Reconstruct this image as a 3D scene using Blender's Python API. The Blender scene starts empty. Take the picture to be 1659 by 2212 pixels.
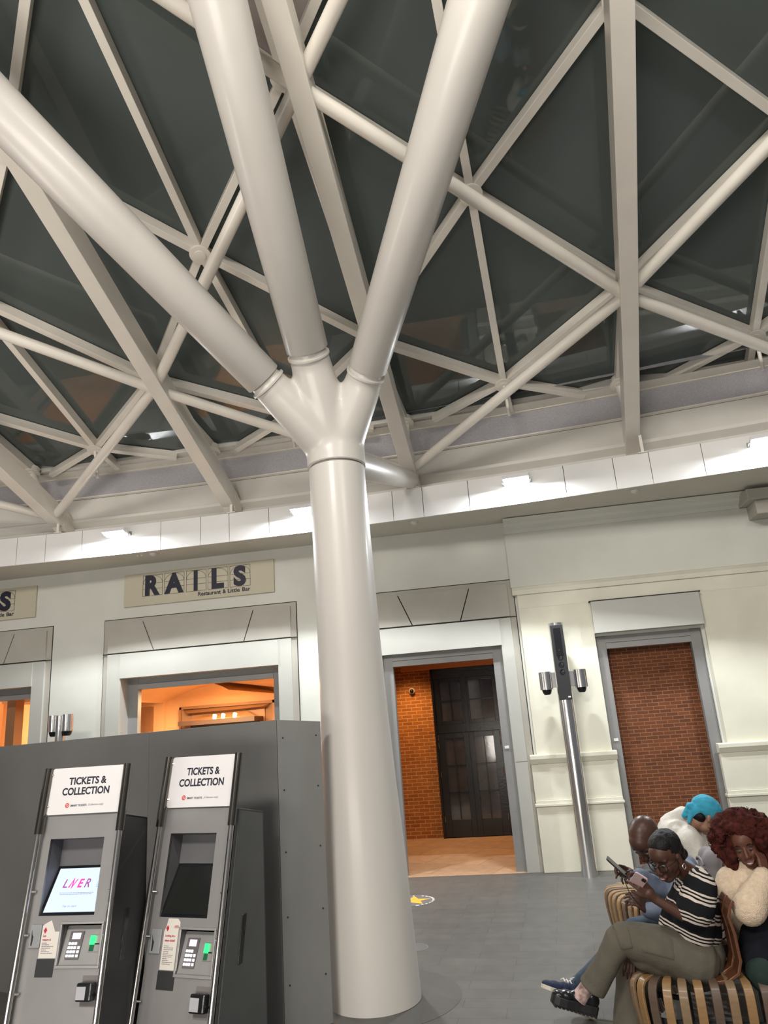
import bpy, bmesh, math, random
from mathutils import Vector, Matrix, noise
random.seed(7)
SC = bpy.context.scene
COL = SC.collection
PI = math.pi

# ------------------------------------------------------------------ camera
FPX, PITCH, ROLL, YAW = 1550.2236, 0.2853860, 0.0728256, 0.1651204
CX, CY = 829.5, 1106.0
CAM = Vector((0, 0, 1.9))
_r = Vector((math.cos(YAW), math.sin(YAW), 0))
FW = Vector((-math.sin(YAW) * math.cos(PITCH), math.cos(YAW) * math.cos(PITCH), math.sin(PITCH)))
_u = _r.cross(FW)
RT = _r * math.cos(ROLL) - _u * math.sin(ROLL)
UP = _r * math.sin(ROLL) + _u * math.cos(ROLL)
cam = bpy.data.cameras.new('camera')
cam.sensor_fit = 'VERTICAL'; cam.sensor_height = 36.0; cam.sensor_width = 27.0
cam.lens = FPX * 36.0 / 2212.0
cam.clip_start = 0.05; cam.clip_end = 200
camo = bpy.data.objects.new('camera', cam); COL.objects.link(camo)
camo.matrix_world = Matrix(((RT.x, UP.x, -FW.x, CAM.x), (RT.y, UP.y, -FW.y, CAM.y), (RT.z, UP.z, -FW.z, CAM.z), (0, 0, 0, 1)))
SC.camera = camo

# ------------------------------------------------------------------ world and lights
SC.view_settings.view_transform = 'Standard'; SC.view_settings.look = 'None'
SC.view_settings.gamma = 1.0; SC.view_settings.exposure = 0.66
SC.view_settings.use_curve_mapping = False
w = bpy.data.worlds.new('night'); SC.world = w; w.use_nodes = True
w.node_tree.nodes['Background'].inputs[0].default_value = (0.80, 0.80, 0.86, 1)
w.node_tree.nodes['Background'].inputs[1].default_value = 0.115

def area(name, loc, rot, sx, sy, power, col, spread=None):
    l = bpy.data.lights.new(name, 'AREA'); l.shape = 'RECTANGLE'; l.size = sx; l.size_y = sy
    l.energy = power; l.color = col
    if spread: l.spread = spread
    o = bpy.data.objects.new(name, l); COL.objects.link(o); o.location = loc; o.rotation_euler = rot
    return o
# unseen fill for the hall lighting behind and above the viewer
area('concourse_fill', (-3.0, -4.5, 7.6), (math.radians(52), 0, 0), 3.0, 1.0, 420, (1.0, 0.95, 0.88))
area('concourse_fill', (4.5, -3.5, 7.4), (math.radians(50), 0, math.radians(35)), 2.5, 1.0, 110, (1.0, 0.95, 0.88))
area('concourse_fill', (1.2, 1.2, 6.9), (math.radians(48), 0, 0), 2.2, .6, 75, (1.0, 0.96, 0.88))  # extra fill under the roof, added to brighten the lower facade
# unseen upward fill, added to brighten the roof steel
area('roof_fill_light', (-2.8, -2.6, 0.9), (math.radians(150), 0, math.radians(-12)), 5.0, 2.0, 290, (1.0, 0.93, 0.85))
area('roof_fill_light', (-7.5, 3.2, 2.4), (math.radians(170), 0, math.radians(-60)), 3.0, 1.2, 90, (1.0, 0.92, 0.84))

# ------------------------------------------------------------------ pixel helpers
def ray(px, py): return (FW * FPX + RT * (px - CX) - UP * (py - CY))
def at(px, py, Y): d = ray(px, py); return CAM + d * (Y / d.y)
def atz(px, py, Z): d = ray(px, py); return CAM + d * ((Z - CAM.z) / d.z)
def Yf(x): return 9.18 - 0.0104 * (x + 4) ** 2
def atf(px, py, dd):
    d = ray(px, py); t = 9 / d.y
    for _ in range(60):
        P = CAM + d * t; t *= (Yf(P.x) + dd) / P.y
    return CAM + d * t
def atd(px, py, D): return CAM + ray(px, py) * (D / FPX)

# ------------------------------------------------------------------ materials
MATS = {}
def nodes_of(name):
    m = bpy.data.materials.new(name); m.use_nodes = True
    return m, m.node_tree, m.node_tree.nodes['Principled BSDF']
def mat(name, col, rough=0.5, metal=0.0, var=0.06, scale=6.0, bump=0.0, bscale=60.0, spec=0.5, emis=None, estr=0.0, aniso=0.0, stretch=None, coat=0.0):
    if name in MATS: return MATS[name]
    m, nt, b = nodes_of(name)
    N, L = nt.nodes, nt.links
    tc = N.new('ShaderNodeTexCoord'); mp = N.new('ShaderNodeMapping'); L.new(tc.outputs['Object'], mp.inputs[0])
    if stretch: mp.inputs['Scale'].default_value = stretch
    nz = N.new('ShaderNodeTexNoise'); nz.inputs['Scale'].default_value = scale; nz.inputs['Detail'].default_value = 5
    L.new(mp.outputs[0], nz.inputs['Vector'])
    rp = N.new('ShaderNodeValToRGB')
    a = [max(0, c * (1 - var)) for c in col[:3]]; c2 = [min(1, c * (1 + var)) for c in col[:3]]
    rp.color_ramp.elements[0].position = 0.3; rp.color_ramp.elements[1].position = 0.7
    rp.color_ramp.elements[0].color = (*a, 1); rp.color_ramp.elements[1].color = (*c2, 1)
    L.new(nz.outputs['Fac'], rp.inputs[0]); L.new(rp.outputs[0], b.inputs['Base Color'])
    b.inputs['Roughness'].default_value = rough; b.inputs['Metallic'].default_value = metal
    b.inputs['Specular IOR Level'].default_value = spec
    if coat: b.inputs['Coat Weight'].default_value = coat; b.inputs['Coat Roughness'].default_value = 0.15
    if bump:
        n2 = N.new('ShaderNodeTexNoise'); n2.inputs['Scale'].default_value = bscale; n2.inputs['Detail'].default_value = 4
        L.new(mp.outputs[0], n2.inputs['Vector'])
        bp = N.new('ShaderNodeBump'); bp.inputs['Strength'].default_value = bump; bp.inputs['Distance'].default_value = 0.01
        L.new(n2.outputs['Fac'], bp.inputs['Height']); L.new(bp.outputs[0], b.inputs['Normal'])
    if emis:
        b.inputs['Emission Color'].default_value = (*emis, 1); b.inputs['Emission Strength'].default_value = estr
    MATS[name] = m
    return m
def brick_mat(name, c1, c2, mortar, bw=0.225, bh=0.075, mw=0.009, scale=1.0, axis='XZ', rough=0.85, bump=0.5, offset=0.5, rot=0.0, squash=0.0, freq=2):
    m, nt, b = nodes_of(name); N, L = nt.nodes, nt.links
    tc = N.new('ShaderNodeTexCoord'); sp = N.new('ShaderNodeSeparateXYZ'); cb = N.new('ShaderNodeCombineXYZ')
    L.new(tc.outputs['Object'], sp.inputs[0])
    L.new(sp.outputs[axis[0]], cb.inputs['X']); L.new(sp.outputs[axis[1]], cb.inputs['Y'])
    mp = N.new('ShaderNodeMapping'); mp.inputs['Rotation'].default_value = (0, 0, rot); L.new(cb.outputs[0], mp.inputs[0])
    br = N.new('ShaderNodeTexBrick'); L.new(mp.outputs[0], br.inputs['Vector'])
    br.inputs['Scale'].default_value = scale; br.inputs['Brick Width'].default_value = bw; br.inputs['Row Height'].default_value = bh
    br.inputs['Mortar Size'].default_value = mw; br.inputs['Mortar Smooth'].default_value = 0.15
    br.offset = offset; br.inputs['Color1'].default_value = (*c1, 1); br.inputs['Color2'].default_value = (*c2, 1)
    br.inputs['Mortar'].default_value = (*mortar, 1)
    if squash: br.squash = squash; br.squash_frequency = freq
    nz = N.new('ShaderNodeTexNoise'); nz.inputs['Scale'].default_value = 7; nz.inputs['Detail'].default_value = 6; L.new(tc.outputs['Object'], nz.inputs['Vector'])
    mx = N.new('ShaderNodeMixRGB'); mx.blend_type = 'MULTIPLY'; mx.inputs[0].default_value = 0.45
    rp = N.new('ShaderNodeValToRGB'); rp.color_ramp.elements[0].position = .3; rp.color_ramp.elements[1].position = .7
    rp.color_ramp.elements[0].color = (.55, .55, .55, 1); rp.color_ramp.elements[1].color = (1, 1, 1, 1)
    L.new(nz.outputs['Fac'], rp.inputs[0]); L.new(br.outputs['Color'], mx.inputs[1]); L.new(rp.outputs[0], mx.inputs[2])
    L.new(mx.outputs[0], b.inputs['Base Color']); b.inputs['Roughness'].default_value = rough
    bp = N.new('ShaderNodeBump'); bp.inputs['Strength'].default_value = bump; bp.inputs['Distance'].default_value = 0.006; bp.invert = True
    L.new(br.outputs['Fac'], bp.inputs['Height']); L.new(bp.outputs[0], b.inputs['Normal'])
    MATS[name] = m
    return m

white_steel = mat('white_steel', (0.70, 0.66, 0.59), 0.33, 0, 0.04, 3, coat=0.25)
white_tube = mat('white_tube', (0.68, 0.64, 0.57), 0.35, 0, 0.05, 2.5, coat=0.2)
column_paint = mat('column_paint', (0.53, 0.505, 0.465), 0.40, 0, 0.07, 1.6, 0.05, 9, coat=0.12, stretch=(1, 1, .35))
ring_dark = mat('ring_dark', (0.20, 0.18, 0.16), 0.6)
plaster = mat('plaster', (0.60, 0.60, 0.54), 0.75, 0, 0.05, 1.5, 0.06, 14)
plaster_cream = mat('plaster_cream', (0.66, 0.64, 0.53), 0.78, 0, 0.06, 2.0, 0.14, 11)
panel_stone = mat('panel_stone', (0.40, 0.38, 0.33), 0.7, 0, 0.05, 2.5)
panel_white = mat('panel_white', (0.43, 0.425, 0.385), 0.6, 0, 0.03, 2.5)
fascia_white = mat('fascia_white', (0.72, 0.71, 0.69), 0.55, 0, 0.03, 2)
soffit_paint = mat('soffit_paint', (0.55, 0.53, 0.46), 0.7, 0, 0.04, 2)
joint_dark = mat('joint_dark', (0.03, 0.028, 0.025), 0.9)
grey_steel = mat('grey_steel', (0.25, 0.248, 0.242), 0.5, 0.2, 0.06, 3)
grey_steel2 = mat('grey_steel_lintel', (0.28, 0.278, 0.272), 0.5, 0.2, 0.06, 3)
mesh_grey = mat('mesh_grey', (0.42, 0.41, 0.43), 0.8, 0, 0.12, 60, 0.3, 120)
cream_band = mat('cream_band', (0.64, 0.62, 0.57), 0.6, 0, 0.04, 2)
hoard = mat('hoarding_paint', (0.135, 0.133, 0.127), 0.55, 0, 0.10, 1.6, 0.03, 8)
black_gloss = mat('black_gloss', (0.008, 0.009, 0.011), 0.22, 0, 0.1, 6, 0.12, 25)
black_matt = mat('black_matt', (0.012, 0.012, 0.013), 0.6)
brushed = mat('brushed_steel', (0.80, 0.79, 0.77), 0.21, 1.0, 0.12, 14, 0.02, 50, stretch=(14, 14, .25))
chrome = mat('polished_steel', (0.60, 0.58, 0.54), 0.2, 1.0, 0.05)
orange_wall = mat('orange_wall', (0.80, 0.50, 0.27), 0.8, 0, 0.05, 2)
orange_dark = mat('brown_trim', (0.30, 0.15, 0.07), 0.6, 0, 0.08, 3)
corridor_paint = mat('corridor_paint', (0.55, 0.25, 0.09), 0.8, 0, 0.06, 2)
brick = brick_mat('brick_orange', (0.40, 0.155, 0.035), (0.30, 0.11, 0.025), (0.66, 0.34, 0.12), 0.175, 0.059, 0.0055)
brick2 = brick_mat('brick_red', (0.150, 0.046, 0.015), (0.095, 0.028, 0.009), (0.30, 0.115, 0.04), 0.145, 0.0455, 0.0042)
floor_slab = brick_mat('floor_slab', (0.108, 0.104, 0.094), (0.096, 0.092, 0.084), (0.070, 0.067, 0.061), 0.62, 0.175, 0.0035, axis='XY', rough=0.5, bump=0.1, rot=0.05)
tan_slab = brick_mat('tan_slab', (0.46, 0.30, 0.18), (0.40, 0.26, 0.16), (0.24, 0.15, 0.09), 0.8, 0.6, 0.006, axis='XY', rough=0.6, bump=0.15, rot=0.35)
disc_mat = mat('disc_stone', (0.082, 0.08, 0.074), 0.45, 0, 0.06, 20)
def glass_roof():
    m, nt, b = nodes_of('roof_glass'); N, L = nt.nodes, nt.links
    b.inputs['Base Color'].default_value = (0.088, 0.104, 0.099, 1); b.inputs['Roughness'].default_value = 0.02
    b.inputs['IOR'].default_value = 1.5; b.inputs['Specular IOR Level'].default_value = 0.6
    tr = N.new('ShaderNodeBsdfTransparent'); tr.inputs[0].default_value = (0.55, 0.62, 0.58, 1)
    tc = N.new('ShaderNodeTexCoord'); nz = N.new('ShaderNodeTexNoise'); nz.inputs['Scale'].default_value = 0.8; nz.inputs['Detail'].default_value = 4
    L.new(tc.outputs['Object'], nz.inputs['Vector'])
    mr = N.new('ShaderNodeMapRange'); mr.inputs['To Min'].default_value = 0.10; mr.inputs['To Max'].default_value = 0.22
    L.new(nz.outputs['Fac'], mr.inputs[0])
    mx = N.new('ShaderNodeMixShader'); L.new(mr.outputs[0], mx.inputs[0]); L.new(b.outputs[0], mx.inputs[1]); L.new(tr.outputs[0], mx.inputs[2])
    L.new(mx.outputs[0], N['Material Output'].inputs['Surface'])
    return m
roof_glass = glass_roof()
door_glass = mat('door_glass', (0.030, 0.026, 0.025), 0.08, 0, 0.25, 5, 0.03, 12, spec=0.8)
print_navy = mat('print_navy', (0.014, 0.014, 0.030), 0.5)
print_black = mat('print_black', (0.015, 0.014, 0.014), 0.6)
sign_white = mat('sign_white', (0.72, 0.70, 0.70), 0.4, 0, 0.02)
sign_stone = mat('sign_stone', (0.50, 0.46, 0.35), 0.55, 0, 0.03, 2)
kiosk_grey = mat('kiosk_grey', (0.30, 0.29, 0.285), 0.38, 0.35, 0.06, 4)
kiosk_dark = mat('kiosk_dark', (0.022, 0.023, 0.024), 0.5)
kiosk_side = mat('kiosk_side', (0.085, 0.09, 0.088), 0.42, 0.2)
paper = mat('paper', (0.66, 0.62, 0.56), 0.8, 0, 0.03)
red_print = mat('print_red', (0.45, 0.02, 0.04), 0.5)
lamp_glow = mat('lamp_glow', (1, 1, 1), 0.3, emis=(0.92, 0.97, 1.0), estr=45)
warm_glow = mat('warm_glow', (1, .8, .5), 0.3, emis=(1.0, 0.62, 0.22), estr=14)

# ------------------------------------------------------------------ mesh builder
class MB:
    def __init__(s): s.v = []; s.f = []
    def add(s, vs, fs):
        n = len(s.v); s.v += [Vector(p) for p in vs]; s.f += [tuple(i + n for i in f) for f in fs]; return s
    def box(s, a, b):
        x0, y0, z0 = a; x1, y1, z1 = b
        return s.add([(x0, y0, z0), (x1, y0, z0), (x1, y1, z0), (x0, y1, z0), (x0, y0, z1), (x1, y0, z1), (x1, y1, z1), (x0, y1, z1)],
                     [(0, 3, 2, 1), (4, 5, 6, 7), (0, 1, 5, 4), (1, 2, 6, 5), (2, 3, 7, 6), (3, 0, 4, 7)])
    def obox(s, c, X, Y, Z):      # oriented box: centre and half vectors
        c, X, Y, Z = map(Vector, (c, X, Y, Z))
        vs = [c + X * a + Y * b + Z * d for d in (-1, 1) for a, b in ((-1, -1), (1, -1), (1, 1), (-1, 1))]
        return s.add(vs, [(0, 3, 2, 1), (4, 5, 6, 7), (0, 1, 5, 4), (1, 2, 6, 5), (2, 3, 7, 6), (3, 0, 4, 7)])
    def beam(s, p, q, w, h, up=(0, 0, 1), w1=None, h1=None, drop=0.5):   # rectangular beam; drop=1 -> hangs below the line's top
        p, q, up = Vector(p), Vector(q), Vector(up); d = (q - p).normalized(); x = d.cross(up).normalized(); z = x.cross(d)
        w1 = w if w1 is None else w1; h1 = h if h1 is None else h1
        vs = []
        for P, ww, hh in ((p, w, h), (q, w1, h1)):
            for a, b in ((-.5, -drop), (.5, -drop), (.5, 1 - drop), (-.5, 1 - drop)): vs.append(P + x * a * ww + z * b * hh)
        return s.add(vs, [(0, 1, 2, 3), (7, 6, 5, 4), (0, 4, 5, 1), (1, 5, 6, 2), (2, 6, 7, 3), (3, 7, 4, 0)])
    def rings(s, pts, rad, seg=20, cap=True, sx=1.0, up=None, closed=False):   # tube through points with radii
        pts = [Vector(p) for p in pts]; n = len(pts); vs = []
        if not hasattr(rad, '__len__'): rad = [rad] * n
        d0 = (pts[1] - pts[0]).normalized()
        a = Vector(up) if up else (Vector((0, 0, 1)) if abs(d0.z) < .9 else Vector((1, 0, 0)))
        x = d0.cross(a).normalized()
        for i in range(n):
            if i == 0: d = pts[1] - pts[0]
            elif i == n - 1: d = pts[-1] - pts[-2]
            else: d = (pts[i + 1] - pts[i]).normalized() + (pts[i] - pts[i - 1]).normalized()
            if d.length < 1e-9: d = d0
            d.normalize(); x = (x - d * x.dot(d)).normalized(); y = d.cross(x)
            for k in range(seg):
                t = 2 * PI * k / seg; vs.append(pts[i] + (x * math.cos(t) * sx + y * math.sin(t)) * rad[i])
        fs = [(i * seg + k, i * seg + (k + 1) % seg, (i + 1) * seg + (k + 1) % seg, (i + 1) * seg + k) for i in range(n - 1) for k in range(seg)]
        if cap: fs += [tuple(range(seg - 1, -1, -1)), tuple((n - 1) * seg + k for k in range(seg))]
        return s.add(vs, fs)
    def cyl(s, p, q, r0, r1=None, seg=20): return s.rings([p, q], [r0, r0 if r1 is None else r1], seg)
    def lathe(s, c, prof, seg=32, axis=(0, 0, 1)):    # prof: (radius, height)
        c = Vector(c); ax = Vector(axis).normalized()
        return s.rings_raw(c, ax, prof, seg)
    def rings_raw(s, c, ax, prof, seg):
        x = ax.orthogonal().normalized(); y = ax.cross(x); vs = []
        for r, h in prof:
            for k in range(seg):
                t = 2 * PI * k / seg; vs.append(c + ax * h + (x * math.cos(t) + y * math.sin(t)) * r)
        n = len(prof)
        fs = [(i * seg + k, i * seg + (k + 1) % seg, (i + 1) * seg + (k + 1) % seg, (i + 1) * seg + k) for i in range(n - 1) for k in range(seg)]
        fs += [tuple(range(seg - 1, -1, -1)), tuple((n - 1) * seg + k for k in range(seg))]
        return s.add(vs, fs)
    def ell(s, c, r, M=None, seg=20, rg=12):       # ellipsoid
        c = Vector(c); vs = []; r = (r, r, r) if not hasattr(r, '__len__') else r
        M = M or Matrix.Identity(3)
        for i in range(1, rg):
            ph = PI * i / rg
            for k in range(seg):
                t = 2 * PI * k / seg
                vs.append(c + M @ Vector((r[0] * math.sin(ph) * math.cos(t), r[1] * math.sin(ph) * math.sin(t), r[2] * math.cos(ph))))
        vs += [c + M @ Vector((0, 0, r[2])), c + M @ Vector((0, 0, -r[2]))]
        T, B = len(vs) - 2, len(vs) - 1
        fs = [(i * seg + k, (i + 1) * seg + k, (i + 1) * seg + (k + 1) % seg, i * seg + (k + 1) % seg) for i in range(rg - 2) for k in range(seg)]
        fs += [(T, k, (k + 1) % seg) for k in range(seg)] + [(B, (rg - 2) * seg + (k + 1) % seg, (rg - 2) * seg + k) for k in range(seg)]
        return s.add(vs, fs)
    def caps(s, p, q, r0, r1, seg=16):           # capsule
        p, q = Vector(p), Vector(q); d = (q - p)
        if d.length < 1e-6: return s.ell(p, r0)
        d.normalize(); pts = []; rr = []
        for a in (90, 60, 30): t = math.radians(a); pts.append(p - d * r0 * math.sin(t)); rr.append(max(1e-4, r0 * math.cos(t)))
        pts += [p, q]; rr += [r0, r1]
        for a in (30, 60, 90): t = math.radians(a); pts.append(q + d * r1 * math.sin(t)); rr.append(max(1e-4, r1 * math.cos(t)))
        return s.rings(pts, rr, seg)
    def prism(s, poly, a, b):                # polygon of 3D points extruded by vector a->b offsets
        poly = [Vector(p) for p in poly]; a, b = Vector(a), Vector(b); n = len(poly)
        vs = [p + a for p in poly] + [p + b for p in poly]
        return s.add(vs, [tuple(range(n - 1, -1, -1)), tuple(range(n, 2 * n))] + [(i, (i + 1) % n, n + (i + 1) % n, n + i) for i in range(n)])
    def strip(s, rows):                       # loft between rows of points (open grid)
        m = len(rows[0]); vs = [p for r in rows for p in r]
        return s.add(vs, [(i * m + k, i * m + k + 1, (i + 1) * m + k + 1, (i + 1) * m + k) for i in range(len(rows) - 1) for k in range(m - 1)])
    def build(s, name, m, parent=None, smooth=False, bevel=0, local=False, kind=None, label=None, ang=35, seg=2):
        me = bpy.data.meshes.new(name)
        off = Vector((0, 0, 0))
        if parent is not None and not local:
            off = parent['_org'] if '_org' in parent else (0, 0, 0); off = Vector(off)
        me.from_pydata([tuple(v - off) for v in s.v], [], s.f); me.update()
        bm = bmesh.new(); bm.from_mesh(me); bmesh.ops.recalc_face_normals(bm, faces=bm.faces); bm.to_mesh(me); bm.free()
        o = bpy.data.objects.new(name, me); COL.objects.link(o); me.materials.append(m)
        if parent is not None:
            o.parent = parent
            if '_org' in parent: o['_org'] = list(off)
        if smooth:
            for p in me.polygons: p.use_smooth = True
            me.set_sharp_from_angle(angle=math.radians(ang))
        if bevel:
            md = o.modifiers.new('bevel', 'BEVEL'); md.width = bevel; md.segments = seg; md.limit_method = 'ANGLE'; md.angle_limit = math.radians(40)
        if kind: o['kind'] = kind
        if label: o['label'] = label
        return o
def thing(name, label, cat, loc=(0, 0, 0), rotz=0.0, group=None, kind=None):
    o = bpy.data.objects.new(name, None); COL.objects.link(o); o.location = loc; o.rotation_euler = (0, 0, rotz)
    o.empty_display_size = .1
    if rotz == 0.0: o['_org'] = list(loc)
    else: o['_org'] = [0, 0, 0]
    if kind: o['kind'] = kind
    else: o['label'] = label; o['category'] = cat
    if label: o['label'] = label
    if group: o['group'] = group
    return o
def tag(o, label, cat, group=None):
    o['label'] = label; o['category'] = cat
    if group: o['group'] = group
    return o
def text_mesh(txt, width=None, height=None, bold=0.0, depth=0.002, shear=0.0, align='LEFT'):
    cu = bpy.data.curves.new('txt', 'FONT'); cu.body = txt; cu.offset = bold; cu.extrude = 0.0; cu.shear = shear; cu.resolution_u = 5
    o = bpy.data.objects.new('txt', cu); COL.objects.link(o)
    dg = bpy.context.evaluated_depsgraph_get(); me = bpy.data.meshes.new_from_object(o.evaluated_get(dg))
    vs = [v.co.copy() for v in me.vertices]; fs = [tuple(p.vertices) for p in me.polygons]
    bpy.data.objects.remove(o); bpy.data.curves.remove(cu); bpy.data.meshes.remove(me)
    x0 = min(v.x for v in vs); x1 = max(v.x for v in vs); y0 = min(v.y for v in vs); y1 = max(v.y for v in vs)
    sx = (width / (x1 - x0)) if width else None; sy = (height / (y1 - y0)) if height else None
    sx = sx or sy; sy = sy or sx
    return [((v.x - x0) * sx, (v.y - y0) * sy) for v in vs], fs
def put_text(mb, txt, org, X, Z, N, width=None, height=None, bold=0.0, depth=0.004, shear=0.0, center=False):
    vs, fs = text_mesh(txt, width, height, bold, shear=shear)
    org, X, Z, N = map(Vector, (org, X, Z, N))
    if center: cxm = max(v[0] for v in vs) / 2
    else: cxm = 0
    top = [org + X * (a - cxm) + Z * b + N * depth for a, b in vs]
    mb.add(top, fs)
    # side skirt gives the letters their thickness
    ed = {}
    for f in fs:
        for i in range(len(f)):
            e = (f[i], f[(i + 1) % len(f)]); k = tuple(sorted(e)); ed.setdefault(k, []).append(e)
    bot = [p - N * depth * 1.2 for p in top]; n = len(top)
    mb.add(top + bot, [(e[0][0], e[0][1], e[0][1] + n, e[0][0] + n) for k, e in ed.items() if len(e) == 1])
    return mb
def rounded(w, h, r, n=6):
    pts = []
    for cx_, cy_, a0 in ((w / 2 - r, h / 2 - r, 0), (-w / 2 + r, h / 2 - r, 90), (-w / 2 + r, -h / 2 + r, 180), (w / 2 - r, -h / 2 + r, 270)):
        for k in range(n + 1):
            t = math.radians(a0 + 90 * k / n); pts.append((cx_ + r * math.cos(t), cy_ + r * math.sin(t)))
    return pts
def struct(o): o['kind'] = 'structure'; return o

# ================================================================== SETTING
WY = 9.95
struct(MB().box((-14, -7, -0.12), (9, 9.93, 0)).build('floor', floor_slab))
struct(MB().box((-14, 9.93, -0.12), (9, 14.2, 0.0)).build('floor', tan_slab))
# facade wall with its four openings
HOLES = [(-9.62, -7.19), (-5.75, -3.32), (-1.84, -0.18), (1.04, 2.38)]
b = MB(); x = -14.0
for a, c in HOLES:
    b.box((x, WY, 0), (a, WY + .22, 4.49)); b.box((a, WY, 2.80), (c, WY + .22, 4.49)); x = c
b.box((x, WY, 0), (9, WY + .22, 4.49))
struct(b.build('wall_front', plaster))
# side and rear enclosure of the rooms behind the facade
def opening_frame(name, x0, x1, y, fw, mat_j, mat_l):
    t = thing(name, None, None, ((x0 + x1) / 2, y, 0), kind='structure')
    MB().box((x0 + .006, y, 0), (x0 + fw, y + .10, 2.794)).build('jamb', mat_j, t)
    MB().box((x1 - fw, y, 0), (x1 - .006, y + .10, 2.794)).build('jamb', mat_j, t)
    MB().box((x0 + fw, y + .005, 2.715), (x1 - fw, y + .10, 2.80)).box((x0 + fw, y + .02, 2.705), (x1 - fw, y + .10, 2.715)).box((x0 + fw, y - .012, 2.635), (x1 - fw, y + .10, 2.705)).build('head', mat_l, t)
    s = MB()
    for zz in (.15, .7, 1.25, 1.75, 1.85, 2.4):
        for xx in (x0 + fw * .45, x1 - fw * .45): MB().cyl((xx, y - .002, zz), (xx, y + .004, zz), .006, seg=8).build('screw', ring_dark, t)
    return t
opening_frame('trim_1', -9.62, -7.19, WY + .20, .14, grey_steel, grey_steel2)
opening_frame('trim_2', -5.75, -3.32, WY + .20, .16, grey_steel, grey_steel2)
opening_frame('trim_3', -1.84, -0.18, WY + .06, .14, grey_steel, grey_steel2)
opening_frame('trim_4', 1.04, 2.38, WY + .05, .135, grey_steel, grey_steel2)

def portal(n, cx, W, lx0, lx1, joints, jz=None):
    t = thing('trim_%d' % n, None, None, (cx, WY, 0), kind='structure')
    x0, x1 = cx - W / 2, cx + W / 2
    MB().box((x0 - .006, WY - .004, 0), (x0 + .006, WY, 3.68)).box((x1 - .006, WY - .004, 0), (x1 + .006, WY, 3.68)).box((x0, WY - .004, 3.668), (x1, WY, 3.68)).box((x0, WY - .030, 3.158), (x1, WY, 3.168)).build('joint', joint_dark, t)
    (a, a2), (c, c2) = joints
    # flush rim behind, proud faced panels in front
    r = MB().box((x0 + .006, WY - .012, 3.168), (x1 - .006, WY, 3.668)).box((x0 + .006, WY - .012, 0), (lx0, WY, 3.158)).box((lx1, WY - .012, 0), (x1 - .006, WY, 3.158))
    r.build('rim', panel_stone, t)
    MB().box((x0 + .09, WY - .016, 3.175), (x1 - .09, WY - .011, 3.60)).build('joint', joint_dark, t)
    yy = WY - .045; ins = .085; tz = 3.61; bz = 3.172; g = .008
    P = lambda pts: MB().prism([(px, yy, pz) for px, pz in pts], (0, 0, 0), (0, .034, 0))
    P([(x0 + ins, bz), (a2 - g, bz), (a - g, tz), (x0 + ins, tz)]).build('keystone_panel', panel_stone, t)
    P([(a2 + g, bz), (c2 - g, bz), (c - g, tz), (a + g, tz)]).build('keystone_panel', panel_stone, t)
    P([(c2 + g, bz), (x1 - ins, bz), (x1 - ins, tz), (c + g, tz)]).build('keystone_panel', panel_stone, t)
    for (u0, u1) in ((x0 + ins, lx0), (lx1, x1 - ins)):
        zs = [0, jz, 3.156] if jz else [0, 3.156]
        for z0, z1 in zip(zs[:-1], zs[1:]):
            MB().box((u0, yy, z0 + .003), (u1, WY, z1 - .003)).build('jamb_panel', panel_white, t)
    MB().box((lx0, yy - .012, 2.795), (lx1, WY + .2, 3.150)).build('lintel', panel_white, t)
    for u in (lx0, lx1):
        s = -1 if u == lx0 else 1
        MB().box((min(u - s * .006, u + s * .02), WY - .04, 0), (max(u - s * .006, u + s * .02), WY + .21, 2.794)).build('reveal', panel_white, t)
    return t
portal(5, -8.41, 3.0, -9.62, -7.19, ((-9.27, -9.09), (-7.54, -7.69)))
portal(6, -4.545, 3.01, -5.75, -3.32, ((-5.41, -5.23), (-3.68, -3.83)))
portal(7, -1.04, 2.20, -1.84, -0.18, ((-1.55, -1.37), (-.54, -.70)), 1.30)
# lintel box and reveal of the brick filled opening
t = thing('trim_8', None, None, (1.7, WY, 2.8), kind='structure')
MB().box((1.04, WY - .16, 2.83), (2.40, WY + .1, 3.245)).build('lintel', panel_white, t, bevel=.004)
MB().box((1.02, WY - .163, 3.245), (2.42, WY, 3.257)).build('joint', joint_dark, t)
# pier with cornice, sill and pedestal between the openings, and its twin on the right
def pier(n, x0, x1, lx, px0, px1):
    t = thing('trim_%d' % n, None, None, ((x0 + x1) / 2, WY, 0), kind='structure')
    MB().box((x0, WY - .05, 1.30), (x1, WY, 3.256)).build('pier_face', plaster_cream, t)
    MB().box((px0, WY - .10, 0), (px1, WY, .76)).build('plinth', plaster_cream, t, bevel=.01)
    MB().box((px0 - .012, WY - .125, .76), (px1 + .012, WY, .79)).box((px0, WY - .108, .79), (px1, WY, .83)).build('plinth_moulding', plaster_cream, t, bevel=.005)
    MB().box((px0, WY - .085, .83), (px1, WY, 1.26)).build('pedestal', plaster_cream, t, bevel=.006)
    MB().prism([(px0 - .01, WY, 1.26), (px0 - .01, WY - .09, 1.26), (px0 - .01, WY - .13, 1.325), (px0 - .01, WY - .13, 1.37), (px0 - .01, WY, 1.375)], (0, 0, 0), (px1 - px0 + .02, 0, 0)).build('sill', plaster_cream, t, bevel=.006)
    return t
pier(9, .10, 1.04, 0, 0.02, 1.08)
pier(10, 2.42, 6.0, 0, 2.30, 6.0)
t = thing('trim_11', None, None, (2.0, WY, 3.5), kind='structure')
MB().box((.10, WY - .05, 3.257), (9, WY, 3.46)).build('frieze', plaster_cream, t)
MB().prism([(.04, WY, 3.44), (.04, WY - .075, 3.44), (.04, WY - .085, 3.50), (.04, WY - .11, 3.54), (.04, WY, 3.55)], (0, 0, 0), (9, 0, 0)).build('cornice', plaster_cream, t, bevel=.004)
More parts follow.
